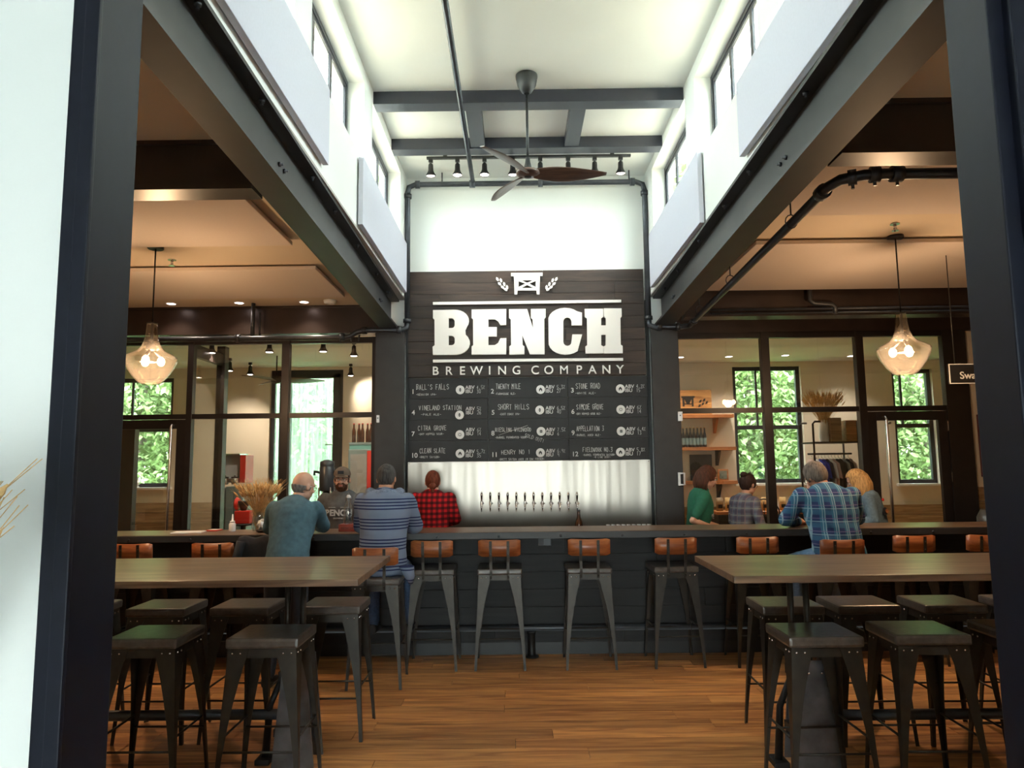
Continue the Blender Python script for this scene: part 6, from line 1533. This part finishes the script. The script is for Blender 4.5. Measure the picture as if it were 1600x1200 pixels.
# chrome-handled point-of-sale screen by the mullion
q = at(1195, 800, y=9.3); ch = thing('wire_chair', 'dark wire-backed chair in the shop beside the mullion', 'chair', (q.x, 9.3, 0))
for k in range(7):
    a0 = -PI/2+PI*k/6; MB().tube([(math.sin(a0)*.19*.3, .0, .50), (math.sin(a0)*.19, .02, .95+.25*math.cos(a0)*.6)], .005, 6).build('back_wire', M_iron, ch)
MB().tube([(.20*math.sin(a), .02, .93+.20*math.cos(a)) for a in [-PI*.75+1.5*PI*k/16 for k in range(17)]], .009, 8).build('back_hoop', M_iron, ch); MB().lathe([(.19, .46), (.20, .48), (.19, .50), (0, .505)], 24, c=(0, -.18, 0)).build('seat', M_shelf, ch)
for sx in (-1, 1):
    for sy in (-1, 1): MB().tube([(sx*.13, -.18+sy*.13, .46), (sx*.18, -.18+sy*.18, 0)], .012, 8).build('leg', M_iron, ch)

# hanging shop sign with cursive-free lettering
a, b = at(1483, 600, y=6.0), at(1483, 569, y=6.0)
hs_ = thing('hanging_shop_sign', 'black hanging sign with white border reading Swag at the right jamb', 'sign', (a.x+.32, 6.0, a.z), world=True)
bx(a.x, a.x+.64, 5.99, 6.01, a.z, b.z+.0, .002).build('sign_board', M_black, hs_)
mb = MB(); z0_, z1_ = a.z, b.z
for q in ((a.x, a.x+.64, z0_, z0_+.007), (a.x, a.x+.64, z1_-.007, z1_), (a.x, a.x+.007, z0_+.007, z1_-.007), (a.x+.633, a.x+.64, z0_+.007, z1_-.007)): mb.box(q[0], q[1], 5.985, 5.99, q[2], q[3])
mb.build('border', M_print, hs_)
text_obj('Swag', 0.085, M_print, hs_, Matrix.Translation((a.x+.088, 5.989, a.z+.042)) @ Matrix.Rotation(PI/2, 4, 'X'), 'lettering', .001, depth=.001)
MB().prism([(a.x+.22, b.z-.045), (a.x+.255, b.z-.075), (a.x+.29, b.z-.045), (a.x+.255, b.z-.058)], .003, M=Matrix.Translation((0, 5.986, 0))).build('arrow_mark', M_print, hs_)
for dx in (.06, .58): MB().tube([(a.x+dx, 6.0, b.z), (a.x+dx, 6.0, ZB)], .004, 6).build('hanging_wire', M_black, hs_)
# small white devices on the columns
for (u, v, y, w_, h_, lab) in ((1061, 651, 7.80, .05, .10, 'small white wall sensor on the right column beside the glass, upper'), (592, 655, 7.80, .03, .08, 'small white wall sensor on the edge of the left column')):
    q = at(u, v, y=y); t = thing('wall_sensor', lab, 'sensor', (q.x, 7.755, q.z-h_/2)); MB().box(-w_/2, w_/2, -.02, 0, 0, h_, bev=.004).build('housing', M_whitep, t); MB().ball((0, -.021, h_*.6), (.008, .004, .008), u=8, v=6).build('sensor_lens', M_grey, t)
q = at(1066, 747, y=7.75); t = thing('wall_bracket', 'white square bracket on the right column above the woman in green', 'bracket', (q.x, 7.74, q.z-.07))
MB().tube([(-.03, 0.015, 0), (.02, -.01, 0), (.02, -.01, .12), (-.03, .015, .12)], .011, 8).build('bracket_bar', M_whitep, t); MB().box(-.045, -.02, .0, .02, -.01, .13, bev=.002).build('bracket_plate', M_whitep, t)
# wall picture and booth at the right
picture('dark red picture on the cream wall beside the right jamb', 1535, 1575, 647, 745, 7.96, mat('dark_red_frame', (0.12, 0.02, 0.02), .5), mat('dark_red_print', (0.16, 0.03, 0.03), .7, noise=.3, scale=12))
bt = thing('booth_bench', 'dark curved booth back below the cream wall at the right', 'bench', (5.4, 7.5, 0), world=True)
MB().loft([(V((5.6, 7.45, 0)), (.9, 0, 0), (0, .25, 0)), (V((5.6, 7.45, 1.02)), (.9, 0, 0), (0, .25, 0)), (V((5.6, 7.45, 1.10)), (.86, 0, 0), (0, .2, 0))], 24).build('booth_back', M_cush, bt); bx(4.9, 6.3, 6.95, 7.2, .35, .5, .02).build('seat', M_cush, bt)

# pleated translucent screen hanging outside the tall left window
def sheer():
    m, t, b = _new('translucent_sheet'); N = t.nodes.new; L = t.links.new; t.nodes.remove(b)
    tr = N('ShaderNodeBsdfTransparent'); tl_ = N('ShaderNodeBsdfTranslucent'); tl_.inputs[0].default_value = (0.72, 0.92, 0.80, 1)
    mx = N('ShaderNodeMixShader'); c = N('ShaderNodeTexCoord'); mp = N('ShaderNodeMapping'); mp.inputs['Scale'].default_value = (9, 1, .25); n = N('ShaderNodeTexNoise'); n.inputs['Scale'].default_value = 3
    r = N('ShaderNodeMapRange'); r.inputs['From Min'].default_value = .3; r.inputs['From Max'].default_value = .7; r.inputs['To Min'].default_value = .18; r.inputs['To Max'].default_value = .42
    L(c.outputs['Object'], mp.inputs[0]); L(mp.outputs[0], n.inputs[0]); L(n.outputs[0], r.inputs['Value']); L(r.outputs[0], mx.inputs[0])
    L(tr.outputs[0], mx.inputs[1]); L(tl_.outputs[0], mx.inputs[2]); L(mx.outputs[0], t.nodes['Material Output'].inputs[0]); return m
M_sheer = sheer()
cu_ = thing('sheer_screen', 'pale translucent hanging sheet outside the tall window left of the bar', 'curtain', (-3.15, 11.5, 0.3), world=True)
bm = bmesh.new(); prev = None
for i in range(61):
    x = -3.95+1.6*i/60; y = 11.5+.03*math.sin(i*1.3)+.015*math.sin(i*.37)
    cur = [bm.verts.new((x, y, .3)), bm.verts.new((x, y, 3.15))]
    if prev: bm.faces.new([prev[0], cur[0], cur[1], prev[1]]).smooth = True
    prev = cur
me = bpy.data.meshes.new('sheet'); bmesh.ops.translate(bm, verts=bm.verts, vec=(3.15, -11.5, -.3)); bm.to_mesh(me); bm.free(); me.materials.append(M_sheer)
o = bpy.data.objects.new('sheet', me); COL.objects.link(o); o.parent = cu_
MB().tube([(-4.0, 11.5, 3.17), (-2.3, 11.5, 3.17)], .015, 8).build('curtain_rod', M_iron, cu_)
for x in (-3.98, -2.32): MB().tube([(x, 11.5, 3.17), (x, 11.2, 3.17)], .012, 6).build('rod_bracket', M_iron, cu_)

for o in list(bpy.data.objects):
    if '_w' in o: del o['_w']
